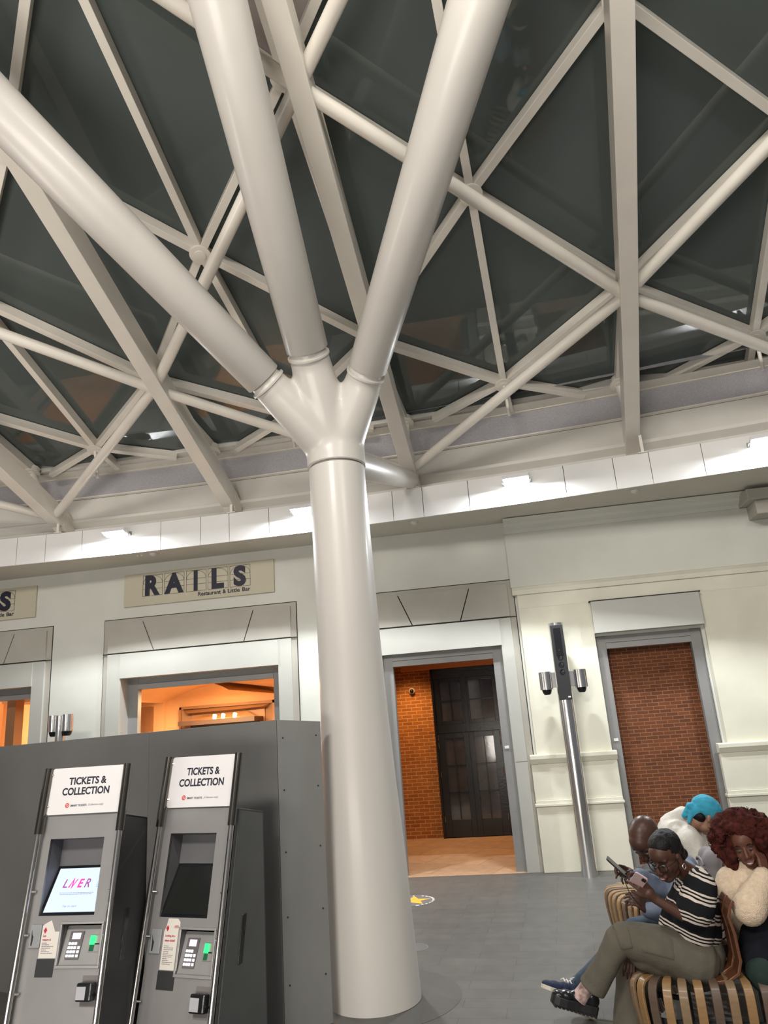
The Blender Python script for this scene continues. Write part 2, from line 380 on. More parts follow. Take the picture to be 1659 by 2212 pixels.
MB().box((.03, WY - .06, 3.55), (9, WY, 4.33)).build('upper_panel', plaster, t)
MB().prism([(.03, WY, 4.30), (.03, WY - .08, 4.30), (.03, WY - .10, 4.345), (.03, WY - .17, 4.38), (.03, WY - .19, 4.42), (.03, WY - .30, 4.47), (.03, WY, 4.47)], (0, 0, 0), (9, 0, 0)).build('crown_moulding', plaster, t, smooth=True, ang=25)
MB().box((3.22, WY - .42, 4.12), (4.2, WY, 4.30)).box((3.12, WY - .5, 4.30), (4.3, WY, 4.44)).build('corner_block', panel_stone, t, bevel=.01)

# ---- fascia ring, soffit, eaves
XS = [-13 + .5 * i for i in range(43)]
b = MB(); rows = []
for X in XS: rows.append([Vector((X, Yf(X) + .01, 4.47)), Vector((X, WY + .1, 4.49)), Vector((X, WY + .1, 4.53)), Vector((X, Yf(X) + .01, 4.53)), Vector((X, Yf(X) + .01, 4.47))])
b.strip(rows); so = b.build('trim_12', soffit_paint); struct(so)
# soffit rib next to the wall
t = thing('trim_13', None, None, (-4, 9.15, 4.47), kind='structure')
jx = []
for px, py in [(36, 1190), (98, 1185), (177, 1175), (347, 1160), (433, 1150), (495, 1142), (581, 1132), (849, 1100), (914, 1090), (1013, 1075), (1221, 1045), (1329, 1030), (1407, 1015), (1521, 1000)]:
    jx.append(atf(px, py, 0).x)
jx = [jx[0] - 3.4, jx[0] - 2.4, jx[0] - 1.4] + jx
k = jx.index(atf(581, 1132, 0).x) if False else 9
jx.insert(10, -2.2); jx += [jx[-1] + 1.0, jx[-1] + 1.7, jx[-1] + 2.7]
jx = sorted(jx)
for a, c in zip(jx[:-1], jx[1:]):
    rws = []
    n = 4
    for i in range(n + 1):
        X = a + .004 + (c - a - .008) * i / n; y = Yf(X)
        rws.append([Vector((X, y, 4.47)), Vector((X, y, 4.883)), Vector((X, y + .03, 4.883)), Vector((X, y + .03, 4.47)), Vector((X, y, 4.47))])
    m_ = MB().strip(rws); nn = len(m_.v)
    m_.f += [(0, 1, 2, 3), (nn - 2, nn - 3, nn - 4, nn - 5)]
    m_.build('fascia_panel', fascia_white, t)
b = MB(); rows = []
for X in XS: y = Yf(X) + .035; rows.append([Vector((X, y, 4.475)), Vector((X, y, 4.875))])
b.strip(rows).build('backing', joint_dark, t)
def ringprof(prof, xs=XS):
    rows = []
    for X in xs: rows.append([Vector((X, Yf(X) + d, z)) for d, z in prof])
    return MB().strip(rows)
ringprof([(.005, 4.883), (.03, 4.89), (.5, 4.92), (.52, 4.60)]).build('top_cap', cream_band, t)
t = thing('trim_14', None, None, (-4, 9.3, 5.2), kind='structure')
ringprof([(.34, 4.90), (.33, 5.02), (.36, 5.03), (.30, 5.07), (.26, 5.10), (.25, 5.14), (.30, 5.15), (.13, 5.40), (.16, 5.41)]).build('gutter_band', cream_band, t, smooth=True, ang=25)
ringprof([(.13, 5.405), (.10, 5.42), (.10, 5.435), (.12, 5.44)]).build('gutter_edge', white_steel, t)
ringprof([(.12, 5.43), (-.10, 5.665)]).build('perforated_band', mesh_grey, t)
ringprof([(-.095, 5.66), (-.125, 5.665), (-.125, 5.68), (-.11, 5.682)]).build('bead', white_steel, t)

# ---- roof: glass plane z = 5.55 + .325 (9.3 - y); steel plane 0.6 lower
S = .325
def zg(y): return 5.55 + S * (9.3 - y)
def zr(y): return 4.95 + S * (9.3 - y)
def yedge(x): return 8.77 - max(0, x + 4) ** 2 * .0035
ringprof([(-.12, 5.675), (-.30, 5.70)]).build('eave_band', white_steel, t)
b = MB(); rows = []
for X in XS: rows.append([Vector((X, Yf(X) - .11, 5.675)), Vector((X, yedge(X), zg(yedge(X)) + .0)), Vector((X, yedge(X) + .03, zg(yedge(X)) + .12))])
b.strip(rows).build('eave_beam', cream_band, t)
ringprof([(.55, 4.5), (.55, 5.9), (-.2, 6.0), (-.42, 5.80)]).build('outer_cladding', mesh_grey, t)

GR = {-2: [(-9.1, 8.7), (-9.2, 7.4), (-9.1, 4.6), (-9.0, 1.8)], -1: [(-6.50, 8.68), (-6.62, 7.38), (-6.55, 4.6), (-6.4, 1.8)], 0: [(-3.79, 8.74), (-4.0, 7.39), (-3.94, 4.6), (-3.8, 1.8)],
      1: [(-1.08, 8.72), (-1.23, 7.31), (-1.32, 4.51), (-1.35, 1.8)], 2: [(1.64, 8.56), (1.59, 7.12), (1.33, 4.47), (1.1, 1.8)], 3: [(4.4, 8.3), (4.35, 7.0), (3.95, 4.3), (3.6, 1.8)]}
GM = {-2: [(-7.9, 8.42), (-7.9, 5.95), (-7.8, 3.15)], -1: [(-5.34, 8.40), (-5.30, 5.92), (-5.2, 3.15)], 0: [(-2.52, 8.33), (-2.67, 5.89), (-2.62, 3.15)],
      1: [(0.24, 8.29), (0.09, 5.79), (-.08, 3.15)], 2: [(3.13, 8.11), (2.88, 5.70), (2.6, 3.15)], 3: [(5.8, 8.0), (5.6, 5.5), (5.2, 3.1)]}
RX, MX = GR, GM
G = {}
for n_, D_ in (('r', GR), ('m', GM)):
    for i, L_ in D_.items():
        for j, (X, Y) in enumerate(L_): G[n_, i, j] = Vector((X, Y, zg(Y)))
NRM = Vector((0, S, 1)).normalized()
roof = thing('ceiling', None, None, (-1.2, 5, 6.7), kind='structure')
louvre = mat('louvre_panel', (0.30, 0.26, 0.25), 0.6, 0, 0.04, 3)
def pane(ps, m=None):
    c = sum(ps, Vector()) / len(ps)
    q = [c + (p - c) * .985 + NRM * .055 for p in ps]
    MB().prism(q, (0, 0, 0), NRM * .02).build('louvre_panel' if m else 'glass_pane', m or roof_glass, roof)
bars = []; ebars = []
for i in sorted(GR):
    if i >= -1:
        for j in range(2 if i in (-1, 3) else 3): bars.append((('r', i, j), ('r', i, j + 1)))
    if i + 1 not in GR: continue
    for k in (i, i + 1):
        if i == -2 and k == -2: continue
        if k == i + 1 or i >= -1:
            bars += [(('r', k, 1), ('m', i, 0)), (('r', k, 1), ('m', i, 1)), (('m', i, 1), ('r', k, 2))]
            if i >= -1: bars += [(('r', k, 2), ('m', i, 2))]
    if i >= -1: bars += [(('m', i, 0), ('m', i, 1)), (('m', i, 1), ('m', i, 2))]
    e = lambda X: Vector((X, yedge(X), zg(yedge(X))))
    r0, r1 = G['r', i, 0], G['r', i + 1, 0]; m0 = G['m', i, 0]
    el, er, em = e(m0.x - .86), e(m0.x + .9), e(m0.x + .05)
    if i >= -1: ebars += [(m0, el), (m0, er), (m0, em)]
    g = G
    pane([g['r', i, 1], g['r', i, 0], el, m0]); pane([g['r', i + 1, 1], m0, er, g['r', i + 1, 0]])
    pane([m0, el, em]); pane([m0, em, er])
    for k in (i, i + 1):
        pane([g['r', k, 1], m0, g['m', i, 1]]); pane([g['r', k, 1], g['m', i, 1], g['r', k, 2]]); pane([g['r', k, 2], g['m', i, 2], g['r', k, 3]], louvre if k == 1 else None)
    pane([g['m', i, 1], g['r', i, 2], g['m', i, 2]]); pane([g['m', i, 1], g['m', i, 2], g['r', i + 1, 2]])
    pane([g['m', i, 2], g['r', i, 3], g['r', i + 1, 3]])

# ---- steel roof frame: ribs, tubes, glazing bars, hubs
frame = thing('roof_frame', 'white painted steel roof frame of ribs, crossing tubes and bars under dark glass', 'roof frame', (-1.2, 5, 6.2))
RIB = {-1: [(-6.40, 9.05), (-6.45, 7.0), (-6.48, 4.6), (-6.4, 1.0)], 0: [(-3.755, 9.08), (-3.76, 6.98), (-3.66, 4.4), (-3.5, 1.0)],
       1: [(-1.12, 9.05), (-1.17, 6.9), (-1.15, 4.25), (-1.13, 1.0)], 2: [(1.77, 9.03), (1.51, 6.72), (1.26, 4.2), (.95, 1.0)], 3: [(4.6, 8.7), (4.2, 6.5), (3.75, 4.0), (3.3, 1.0)], -2: [(-9.1, 9.0), (-9.1, 7), (-9.1, 4.6), (-9, 1.0)]}
R3 = {i: [Vector((X, Y, zr(Y))) for X, Y in L_] for i, L_ in RIB.items()}
for i, L_ in sorted(R3.items()):
    a, c = L_[0], L_[3]
    foot = Vector((a.x, Yf(a.x) + .02, zr(9.3) - .02)); d = (a - c).normalized(); st = a + d * .12
    m_ = MB().beam(c, st, .175, .27, up=NRM, w1=.175, h1=.27, drop=.0)
    m_.prism([st + Vector((-.09, 0, 0)), st + Vector((.09, 0, 0)), st + NRM * .27 + Vector((.09, 0, 0)), st + NRM * .27 + Vector((-.09, 0, 0))], (0, 0, 0), (0, .24, -.14))
    r_ = m_.build('rib', white_steel, frame, bevel=.006)
    MB().box((a.x + .04, Yf(a.x) - .03, 4.885), (a.x + .075, Yf(a.x) - .005, 5.12)).box((a.x + .0, Yf(a.x) - .035, 4.883), (a.x + .11, Yf(a.x) + .02, 4.892)).build('fixing_bracket', white_steel, frame)
NODE = {0: R3[0][1], 2: R3[2][1], 1: R3[1][2], -1: R3[-1][2], 3: R3[3][2]}
BASE = {i: R3[i][0] + Vector((0, .0, 0)) for i in R3}
up_n = NRM * .10
def tube(p, q, r=.062, nm='tube'):
    MB().rings([p + up_n, q + up_n], r, 20).build(nm, white_tube, frame, smooth=True)
tube(NODE[0], BASE[-1]); tube(NODE[0], BASE[1]); tube(NODE[2], BASE[1]); tube(NODE[2], BASE[3])
tube(NODE[0], NODE[-1]); tube(NODE[0], NODE[1]); tube(NODE[2], NODE[1]); tube(NODE[2], NODE[3])
far0 = Vector((-3.55, 1.9, zr(1.9))); far2 = Vector((1.1, 1.9, zr(1.9)))
tube(NODE[1], far0); tube(NODE[1], far2); tube(NODE[-1], far0); tube(NODE[3], far2)
tube(R3[-2][1], BASE[-1])
for a, c in bars:
    MB().beam(G[a], G[c], .078, .125, up=NRM, drop=.62).build('glazing_bar', white_steel, frame, bevel=.004)
for a, c in ebars:
    d = (c - a).normalized(); MB().beam(a, c + d * .10, .075, .115, up=NRM, drop=.62).build('eave_bar', white_steel, frame, bevel=.004)
for k_, p in G.items():
    if k_[1] == -2 or (k_[0] == 'r' and k_[2] == 3) or (k_[0], k_[1]) == ('m', 3) or (k_[0] == 'm' and k_[2] == 2): continue
    h = MB().lathe(p - NRM * .095, [(.10, 0), (.112, .004), (.112, .016), (.10, .02), (.085, .022), (.085, .11)], 28, NRM).lathe(p - NRM * .11, [(.03, 0), (.06, .006), (.06, .02)], 20, NRM)
    hb = h.build('hub', white_steel, frame, smooth=True)
    if k_[0] == 'r' and k_[2] < 2:
        L_ = R3[k_[1]]; tt = (L_[0].y - p.y) / (L_[0].y - L_[3].y); q = L_[0].lerp(L_[3], tt) + NRM * .2
        q.y = p.y + (.1 if k_[2] == 0 else 0)
        MB().cyl(p - NRM * .1, q, .055, seg=20).build('post', white_steel, hb, smooth=True)
    elif k_[2] == 0:
        MB().cyl(p - NRM * .1, p + Vector((.02, .03, -.47)), .022, seg=12).build('post', white_steel, hb, smooth=True)

# ---- tree column
CXc, CYc = -1.29, 5.80
col = thing('tree_column', 'large smooth white column that branches into angled tubes near the roof', 'column', (CXc, CYc, 0))
def axis(z): return Vector((CXc - .017 * min(z, 4.2) - (.0), CYc, z))
prof = [(0, .335), (.25, .33), (.5, .322), (1, .308), (1.5, .285), (2.0, .268), (2.5, .258), (3.0, .252), (3.7, .246), (4.06, .244)]
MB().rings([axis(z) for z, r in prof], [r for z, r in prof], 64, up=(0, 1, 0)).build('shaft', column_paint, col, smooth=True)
MB().rings([axis(4.05), axis(4.085)], .232, 48, up=(0, 1, 0)).build('shadow_joint', ring_dark, col, smooth=True)
zc = 4.085
JT = {'a': (at(583, 832, 5.52), at(0, 240, 4.1), .158, .19), 'b': (at(668, 770, 5.40), at(470, 0, 3.75), .165, .195), 'c': (at(790, 815, 5.52), at(1035, 0, 3.65), .158, .195)}
def joint_px(p0, px, py, depth): return atd(px, py, depth)
J = {'a': (atd(583, 833, 6.15), atd(0, 238, 5.15), .152, .192), 'b': (atd(668, 772, 6.15), atd(470, 0, 4.85), .163, .198), 'c': (atd(789, 812, 6.20), atd(1035, 0, 4.75), .152, .205)}
base = axis(zc)
# cast junction: smooth union of the four stems
cj = MB().caps(base + Vector((0, 0, -.3)), base + Vector((0, 0, .35)), .262, .255, 40)
for k_, (p, q, r0, r1) in J.items():
    d = (q - p).normalized()
    mid = base + Vector((0, 0, .42)); mid = mid.lerp(p, .35)
    cj.caps(base + Vector((0, 0, .16)), p - d * .10, .225, r0 * 1.10, 36); cj.caps(p - d * .45, p - d * .0, r0 * 1.12, r0 * 1.06, 36)
qb = at(885, 1036, 9.02); pb = base + Vector((.02, .1, .10)); 
cj.caps(base + Vector((0, 0, .2)), pb.lerp(qb, .1), .2, .15, 32)
def remesh(mb, name, m, parent, vox, smooth_it=6, fac=.6, local=False, disp=None, planes=None):
    me = bpy.data.meshes.new(name); off = Vector(parent['_org']) if (parent is not None and not local) else Vector((0, 0, 0))
    me.from_pydata([tuple(v) for v in mb.v], [], mb.f); me.update()
    bm = bmesh.new(); bm.from_mesh(me); bmesh.ops.recalc_face_normals(bm, faces=bm.faces); bm.to_mesh(me); bm.free()
    o = bpy.data.objects.new('tmp', me); COL.objects.link(o)
    r = o.modifiers.new('r', 'REMESH'); r.mode = 'VOXEL'; r.voxel_size = vox; r.adaptivity = 0
    s_ = o.modifiers.new('s', 'SMOOTH'); s_.iterations = smooth_it; s_.factor = fac
    dg = bpy.context.evaluated_depsgraph_get(); dg.update(); nm = bpy.data.meshes.new_from_object(o.evaluated_get(dg)); nm.name = name
    bpy.data.objects.remove(o)
    bm = bmesh.new(); bm.from_mesh(nm)
    if planes:
        for co, no in planes:
            rr = bmesh.ops.bisect_plane(bm, geom=bm.verts[:] + bm.edges[:] + bm.faces[:], plane_co=co, plane_no=no, clear_outer=True)
            ed = [e for e in rr['geom_cut'] if isinstance(e, bmesh.types.BMEdge)]
            if ed: bmesh.ops.holes_fill(bm, edges=ed)
    if disp:
        bm.normal_update()
        nv = [(v, v.co + v.normal * disp(v.co, v.normal)) for v in bm.verts]
        for v, c in nv: v.co = c
    for v in bm.verts: v.co -= off
    bm.to_mesh(nm); bm.free()
    ob = bpy.data.objects.new(name, nm); COL.objects.link(ob); nm.materials.clear(); nm.materials.append(m)
    for p in nm.polygons: p.use_smooth = True
    if parent is not None: ob.parent = parent; ob['_org'] = list(off)
    return ob
planes = [(base, Vector((0, 0, -1)))]
for k_, (p, q, r0, r1) in J.items():
    d = (q - p).normalized(); planes.append((p - d * .02, d))
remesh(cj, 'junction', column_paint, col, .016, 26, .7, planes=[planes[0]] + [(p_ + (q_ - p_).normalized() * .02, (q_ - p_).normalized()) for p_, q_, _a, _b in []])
for k_, (p, q, r0, r1) in J.items():
    d = (q - p).normalized(); L_ = (q - p).length
    far = q + d * .9
    a0 = p + d * .075
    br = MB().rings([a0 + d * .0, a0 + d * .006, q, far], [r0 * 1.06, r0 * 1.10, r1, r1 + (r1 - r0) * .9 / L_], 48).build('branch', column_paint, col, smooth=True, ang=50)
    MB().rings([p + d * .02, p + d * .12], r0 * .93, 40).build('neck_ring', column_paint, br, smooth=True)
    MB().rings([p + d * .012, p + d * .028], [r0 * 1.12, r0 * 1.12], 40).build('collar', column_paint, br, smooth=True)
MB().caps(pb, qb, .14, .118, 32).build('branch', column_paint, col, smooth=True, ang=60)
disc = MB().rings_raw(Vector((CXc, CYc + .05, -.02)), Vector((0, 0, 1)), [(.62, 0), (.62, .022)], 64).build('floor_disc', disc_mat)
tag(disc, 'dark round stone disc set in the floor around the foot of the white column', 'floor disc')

# ---- floodlights on the fascia
flabel = ['small bright white floodlight on the fascia above the restaurant name sign', 'bright white floodlight on the fascia, half hidden by the big column', 'bright white floodlight on the fascia to the right of the column head', 'bright white floodlight on the fascia at the right edge of the photo']
def flood(px, py, label, on=True, X=None):
    if X is None: P = atf(px, py, -.12)
    else: P = Vector((X, Yf(X) - .12, 4.74))
    P = Vector((P.x, Yf(P.x) - .13, 4.735))
    a = math.atan(-.0208 * (P.x + 4))
    t = thing('floodlight', label, 'floodlight', P, a + 1e-6, 'floodlights on the fascia')
    tl = math.radians(-14)
    R_ = lambda v: Vector((v[0], v[1] * math.cos(tl) - v[2] * math.sin(tl), v[1] * math.sin(tl) + v[2] * math.cos(tl)))
    def tb(a_, b_, name, m, par=t):
        mm = MB().box(a_, b_); mm.v = [R_(v) for v in mm.v]; return mm.build(name, m, par, local=True, bevel=.003)
    tb((-.165, -.09, .0), (.165, .07, .05), 'housing', sign_white)
    tb((-.155, -.083, -.007), (.155, .062, -.001), 'lens', lamp_glow)
    MB().box((-.182, -.01, .0), (-.170, .128, .012)).box((.170, -.01, .0), (.182, .128, .012)).box((-.182, .105, .0), (.182, .128, .05)).build('bracket', grey_steel, t, local=True)
    l = bpy.data.lights.new('flood_lamp', 'AREA'); l.shape = 'RECTANGLE'; l.size = .28; l.size_y = .035; l.energy = 85; l.color = (.93, .97, 1.0)
    lo = bpy.data.objects.new('flood_lamp', l); COL.objects.link(lo); lo.parent = t; lo.location = (0, -.005, -.03); lo.rotation_euler = (math.radians(-6), 0, 0)
    return t
for (px, py), lb in zip([(250, 1150), (655, 1104), (1115, 1040), (1652, 948)], flabel): flood(px, py, lb)
# smoke detectors under the soffit
det = mat('detector_plastic', (0.62, 0.60, 0.55), 0.5)
for i, ((px, py), lb) in enumerate(zip([(331, 1195), (895, 1127), (1371, 1059)], ['round white smoke detector under the soffit above the restaurant name sign', 'round white smoke detector under the soffit just right of the big column', 'round white smoke detector under the soffit at the right end'])):
    P = atz(px, py, 4.478)
    if P.y > WY - .15: P.y = WY - .15
    t = thing('smoke_detector', lb, 'smoke detector', P, group='smoke detectors under the soffit')
    MB().lathe(P, [(.052, .0), (.055, -.008), (.05, -.022), (.036, -.032), (.02, -.034)], 28).build('body', det, t, smooth=True)
    MB().lathe(P + Vector((0, 0, -.03)), [(.02, 0), (.022, -.004), (.016, -.014)], 20).build('sensor_cap', red_print if False else det, t, smooth=True)
P = atz(302, 1199, 4.478); t = thing('ceiling_sensor', 'pair of tiny white sensors under the soffit left of the smoke detector', 'sensor', P)
for s_ in (-.03, .03): MB().lathe(P + Vector((s_, 0, 0)), [(.022, .0), (.022, -.008), (.012, -.02)], 20).build('sensor', det, t, smooth=True)

# ================================================================== rooms behind the openings
def room(n, x0, x1, y1, h, wm, cm):
    struct(MB().box((x0 - .1, y1, 0), (x1 + .1, y1 + .1, h)).build('wall_back_%d' % n, wm))
    struct(MB().box((x0 - .1, WY + .22, 0), (x0, y1, h)).build('wall_left_%d' % n, wm))
    struct(MB().box((x1, WY + .22, 0), (x1 + .1, y1, h)).build('wall_right_%d' % n, wm))
    struct(MB().box((x0 - .1, WY + .22, h), (x1 + .1, y1 + .1, h + .1)).build('ceiling', cm))
room(1, -2.6, .35, 12.95, 3.0, brick, corridor_paint)
room(2, -11.5, -2.8, 13.4, 3.3, orange_wall, orange_wall)
struct(MB().box((.6, WY + .23, 0), (3.2, WY + .40, 3.2)).build('wall_infill', brick2))
# warm ceiling lamps of those rooms
def spot(name, loc, power, col, size=.15, ang=150, blend=.8, rot=(0, 0, 0)):
    l = bpy.data.lights.new(name, 'SPOT'); l.energy = power; l.color = col; l.shadow_soft_size = size; l.spot_size = math.radians(ang); l.spot_blend = blend
    o = bpy.data.objects.new(name, l); COL.objects.link(o); o.location = loc; o.rotation_euler = rot; return o
WARM = (1.0, .58, .26)
spot('corridor_lamp', (-1.9, 12.35, 2.9), 75, WARM, ang=120)
spot('corridor_lamp', (-.3, 12.0, 2.9), 80, WARM, ang=120)
area('restaurant_lamp', (-5.2, 11.4, 2.62), (0, 0, 0), 1.2, .5, 130, (1, .70, .40))
area('restaurant_lamp', (-9.0, 11.7, 3.2), (0, 0, 0), 1.5, 1.5, 110, (1, .62, .33))
spot('vault_uplight', (-5.1, 12.1, 2.30), 80, (1, .78, .45), ang=110, rot=(math.radians(180), 0, 0))
# vaulted ceiling of the restaurant and its back wall arch
t = thing('trim_20', None, None, (-5.2, 12.5, 2.6), kind='structure')
arc = []
for i in range(25):
    u = i / 24; X = -6.60 + 2.25 * u; arc.append((X, 2.55 + .27 * math.sin(PI * u) ** .8))
rows = [[Vector((X, y, z)) for y in (10.6, 11.8, 13.05)] for X, z in arc]
MB().strip(rows).build('vault', orange_wall, t, smooth=True)
MB().box((-8.2, 10.6, 2.62), (-6.6, 13.4, 2.70)).box((-4.35, 10.6, 2.66), (-2.8, 13.4, 2.74)).build('flat_soffit', orange_wall, t)
MB().box((-6.62, 13.0, 0), (-4.3, 13.1, 3.0)).box((-8.2, 12.9, 0), (-6.58, 13.0, 3)).build('wall_panel', orange_wall, t)
MB().box((-10.6, 12.7, 0), (-9.86, 12.8, 3.2)).build('brown_panel', orange_dark, t)
MB().box((-7.95, 10.4, 0), (-7.80, 10.6, 3.2)).build('brown_post', orange_dark, t)
# splayed timber surround and the lit bar canopy
t = thing('bar_canopy', 'brown timber bar surround with lit black canopy seen over the hoarding', 'bar', (-5.4, 12.9, 0))
f = MB()
f.prism([(-6.25, 12.99, 2.41), (-4.44, 12.99, 2.43), (-4.62, 12.8, 2.34), (-6.06, 12.8, 2.32)], (0, 0, 0), (0, .01, 0))
f.prism([(-6.25, 12.93, 1.0), (-6.25, 12.93, 2.41), (-6.06, 12.99, 2.32), (-6.06, 12.99, 1.0)], (0, 0, 0), (.005, 0, 0))
f.prism([(-4.44, 12.93, 1.0), (-4.44, 12.93, 2.42), (-4.62, 12.99, 2.33), (-4.62, 12.99, 1.0)], (0, 0, 0), (-.005, 0, 0))
f.box((-6.27, 12.9, 1.0), (-6.23, 12.99, 2.44)).box((-4.46, 12.9, 1.0), (-4.42, 12.99, 2.45)).box((-6.27, 12.9, 2.40), (-4.42, 12.99, 2.45))
f.build('surround', orange_dark, t)
MB().box((-6.05, 12.97, 1.0), (-4.63, 12.995, 2.34)).build('back_panel', mat('bar_back', (.45, .22, .10), .5), t)
c = MB().prism([(-6.12, 12.55, 2.165), (-5.75, 12.85, 2.27), (-4.95, 12.85, 2.30), (-4.66, 12.55, 2.185)], (0, 0, 0), (0, .02, 0)).build('canopy_front', orange_dark, t)
MB().box((-6.10, 12.5, 2.10), (-4.66, 12.95, 2.18)).build('canopy', mat('canopy_brown', (.09, .05, .035), .5), t)
MB().box((-5.9, 12.6, 1.0), (-4.7, 12.9, 2.10)).build('dark_recess', black_gloss, t)
for X in (-5.42, -5.26, -5.04):
    lm = MB().cyl((X, 12.53, 2.19), (X, 12.56, 2.25), .03, .035, 16).build('canopy_lamp', warm_glow, t, smooth=True)
t = thing('timber_doorway', 'brown timber doorway in the left orange wall of the restaurant', 'doorway', (-7.0, 12.85, 0))
MB().box((-7.2, 12.80, 0), (-6.78, 12.9, 2.50)).build('frame', orange_dark, t)
MB().box((-7.12, 12.78, 1.2), (-6.90, 12.80, 2.38)).build('door_panel', mat('door_brown', (.26, .12, .06), .5), t)
P = at(573, 1483, 12.2); t = thing('dome_camera', 'small dark dome camera under the orange restaurant ceiling', 'camera', P)
MB().lathe(P + Vector((0, 0, .05)), [(.05, .03), (.05, 0), (.04, -.004)], 24).build('base', orange_dark, t, smooth=True)
MB().ell(P + Vector((0, 0, .05)), (.034, .034, .045)).build('dome', black_gloss, t, smooth=True)

# ---- black glazed double door
D0, D1, DY = -1.50, -.43, 12.86
dr = thing('door_1', None, None, ((D0 + D1) / 2, DY, 0), kind='structure')
MB().box((D0 - .035, DY - .02, 0), (D0, DY + .1, 2.74)).box((D1, DY - .02, 0), (D1 + .035, DY + .1, 2.74)).box((D0 - .035, DY - .02, 2.70), (D1 + .035, DY + .1, 2.74)).build('frame', black_gloss, dr)
MB().box((D0, DY, 1.66), (D1, DY + .08, 1.80)).box((D0, DY, 2.57), (D1, DY + .08, 2.70)).box(((D0 + D1) / 2 - .035, DY - .006, 1.8), ((D0 + D1) / 2 + .035, DY + .08, 2.60)).box(((D0 + D1) / 2 - .01, DY - .01, 2.6), ((D0 + D1) / 2 + .01, DY, 2.70)).build('transom', black_gloss, dr)
MB().box((-2.05, DY - .03, 2.745), (.3, DY + .09, 2.98)).build('header_panel', corridor_paint, dr)
MB().box((-2.6, DY + .0, 2.98), (.3, DY + .09, 3.0)).build('header_cap', corridor_paint, dr)
def glazed(x0, x1, z0, z1, pz0, pz1, px0, px1, nr, nm, hinge_side):
    b_ = MB()
    b_.box((x0, DY + .005, z0), (px0, DY + .06, z1)).box((px1, DY + .005, z0), (x1, DY + .06, z1)).box((px0, DY + .005, z0), (px1, DY + .06, pz0)).box((px0, DY + .005, pz1), (px1, DY + .06, z1))
    xm = (px0 + px1) / 2; b_.box((xm - .009, DY + .012, pz0), (xm + .009, DY + .05, pz1))
    for k in range(1, nr): z = pz0 + (pz1 - pz0) * k / nr; b_.box((px0, DY + .012, z - .009), (px1, DY + .05, z + .009))
    lf = b_.build(nm, black_gloss, dr, bevel=.003)
    MB().box((px0, DY + .03, pz0), (px1, DY + .04, pz1)).build('glass', door_glass, lf)
    if hinge_side:
        X = x0 + .012 if hinge_side < 0 else x1 - .012
        for z in (.25, .95, 1.55, 1.42): MB().cyl((X, DY - .004, z), (X, DY - .004, z + .09), .006, seg=8).build('hinge', brushed, lf)
xm = (D0 + D1) / 2
glazed(D0, xm, 0.01, 1.655, .27, 1.57, D0 + .12, xm - .09, 3, 'door_leaf', -1)
glazed(xm, D1, 0.01, 1.655, .27, 1.57, xm + .09, D1 - .12, 3, 'door_leaf', 1)
glazed(D0, xm - .035, 1.80, 2.57, 1.86, 2.52, D0 + .10, xm - .07, 2, 'fanlight', 0)
glazed(xm + .035, D1, 1.80, 2.57, 1.86, 2.52, xm + .07, D1 - .05, 2, 'fanlight', 0)
P = at(890, 1493, 12.94); t = thing('wall_camera', 'small round black and white camera on the orange brick wall', 'camera', P)
MB().rings_raw(P, Vector((0, -1, 0)), [(.052, 0), (.052, .03), (.04, .045)], 28).build('ring', det, t, smooth=True)
MB().ell(P + Vector((0, -.045, 0)), (.036, .03, .036)).build('lens', black_gloss, t, smooth=True)

# ---- restaurant name signs
def rails(x0, z0, label):
    W_, H_ = 2.38, .49; t = thing('restaurant_sign', label, 'sign', (x0, WY - .03, z0), group='restaurant name signs')
    MB().box((x0, WY - .035, z0), (x0 + W_, WY, z0 + H_)).build('board', sign_stone, t, bevel=.003)
    X, Z, N = (1, 0, 0), (0, 0, 1), (0, -1, 0); yb = WY - .035
    lx = [.31, .66, 1.01, 1.355, 1.70]; lw, lh, lz = .315, .315, .135
    fr = MB()
    def line(a, c, wd=.004):
        a, c = Vector((x0 + a[0], yb - .002, z0 + a[1])), Vector((x0 + c[0], yb - .002, z0 + c[1])); fr.beam(a, c, .003, wd, up=(0, 0, 1) if abs(a.z - c.z) < abs(a.x - c.x) else (1, 0, 0))
    for u in lx:
        for a, c in (((u, lz), (u + lw, lz)), ((u, lz + lh), (u + lw, lz + lh)), ((u, lz), (u, lz + lh)), ((u + lw, lz), (u + lw, lz + lh)), ((u, lz + lh * .33), (u + lw, lz + lh * .33)), ((u, lz + lh * .6), (u + lw, lz + lh * .6))): line(a, c)
        pr = None
        for k in range(15):
            th = PI * k / 14; q = (u + lw / 2 + lw / 2 * math.cos(th), lz + lh * .58 + lh * .40 * math.sin(th))
            if pr: line(pr, q)
            pr = q
    fr.build('line_pattern', print_navy, t)
    geo = [('R', .04, .235), ('A', .005, .30), ('I', .122, .058), ('L', .06, .19), ('S', .06, .19)]
    for u, (ch, o_, w_) in zip(lx, geo):
        m_ = MB(); put_text(m_, ch, (x0 + u + o_, yb, z0 + lz + .005), X, Z, N, width=w_, height=.305, bold=.05, depth=.014)
        m_.build('letter', print_navy, t)
    m_ = MB(); 
    for wd_, ox_, wl_ in (('Restaurant', 0, .355), ('&', .385, .05), ('Little', .465, .185), ('Bar', .69, .125)):
        m_ = MB(); put_text(m_, wd_, (x0 + 1.20 + ox_, yb, z0 + .055), X, Z, N, width=wl_, height=.060, bold=.02, depth=.004); m_.build('lettering', print_navy, t)
rails(-5.735, 3.845, 'beige restaurant sign with large navy letters above the wide doorway')
rails(-9.60, 3.845, 'beige restaurant sign cut off by the left edge of the photo')

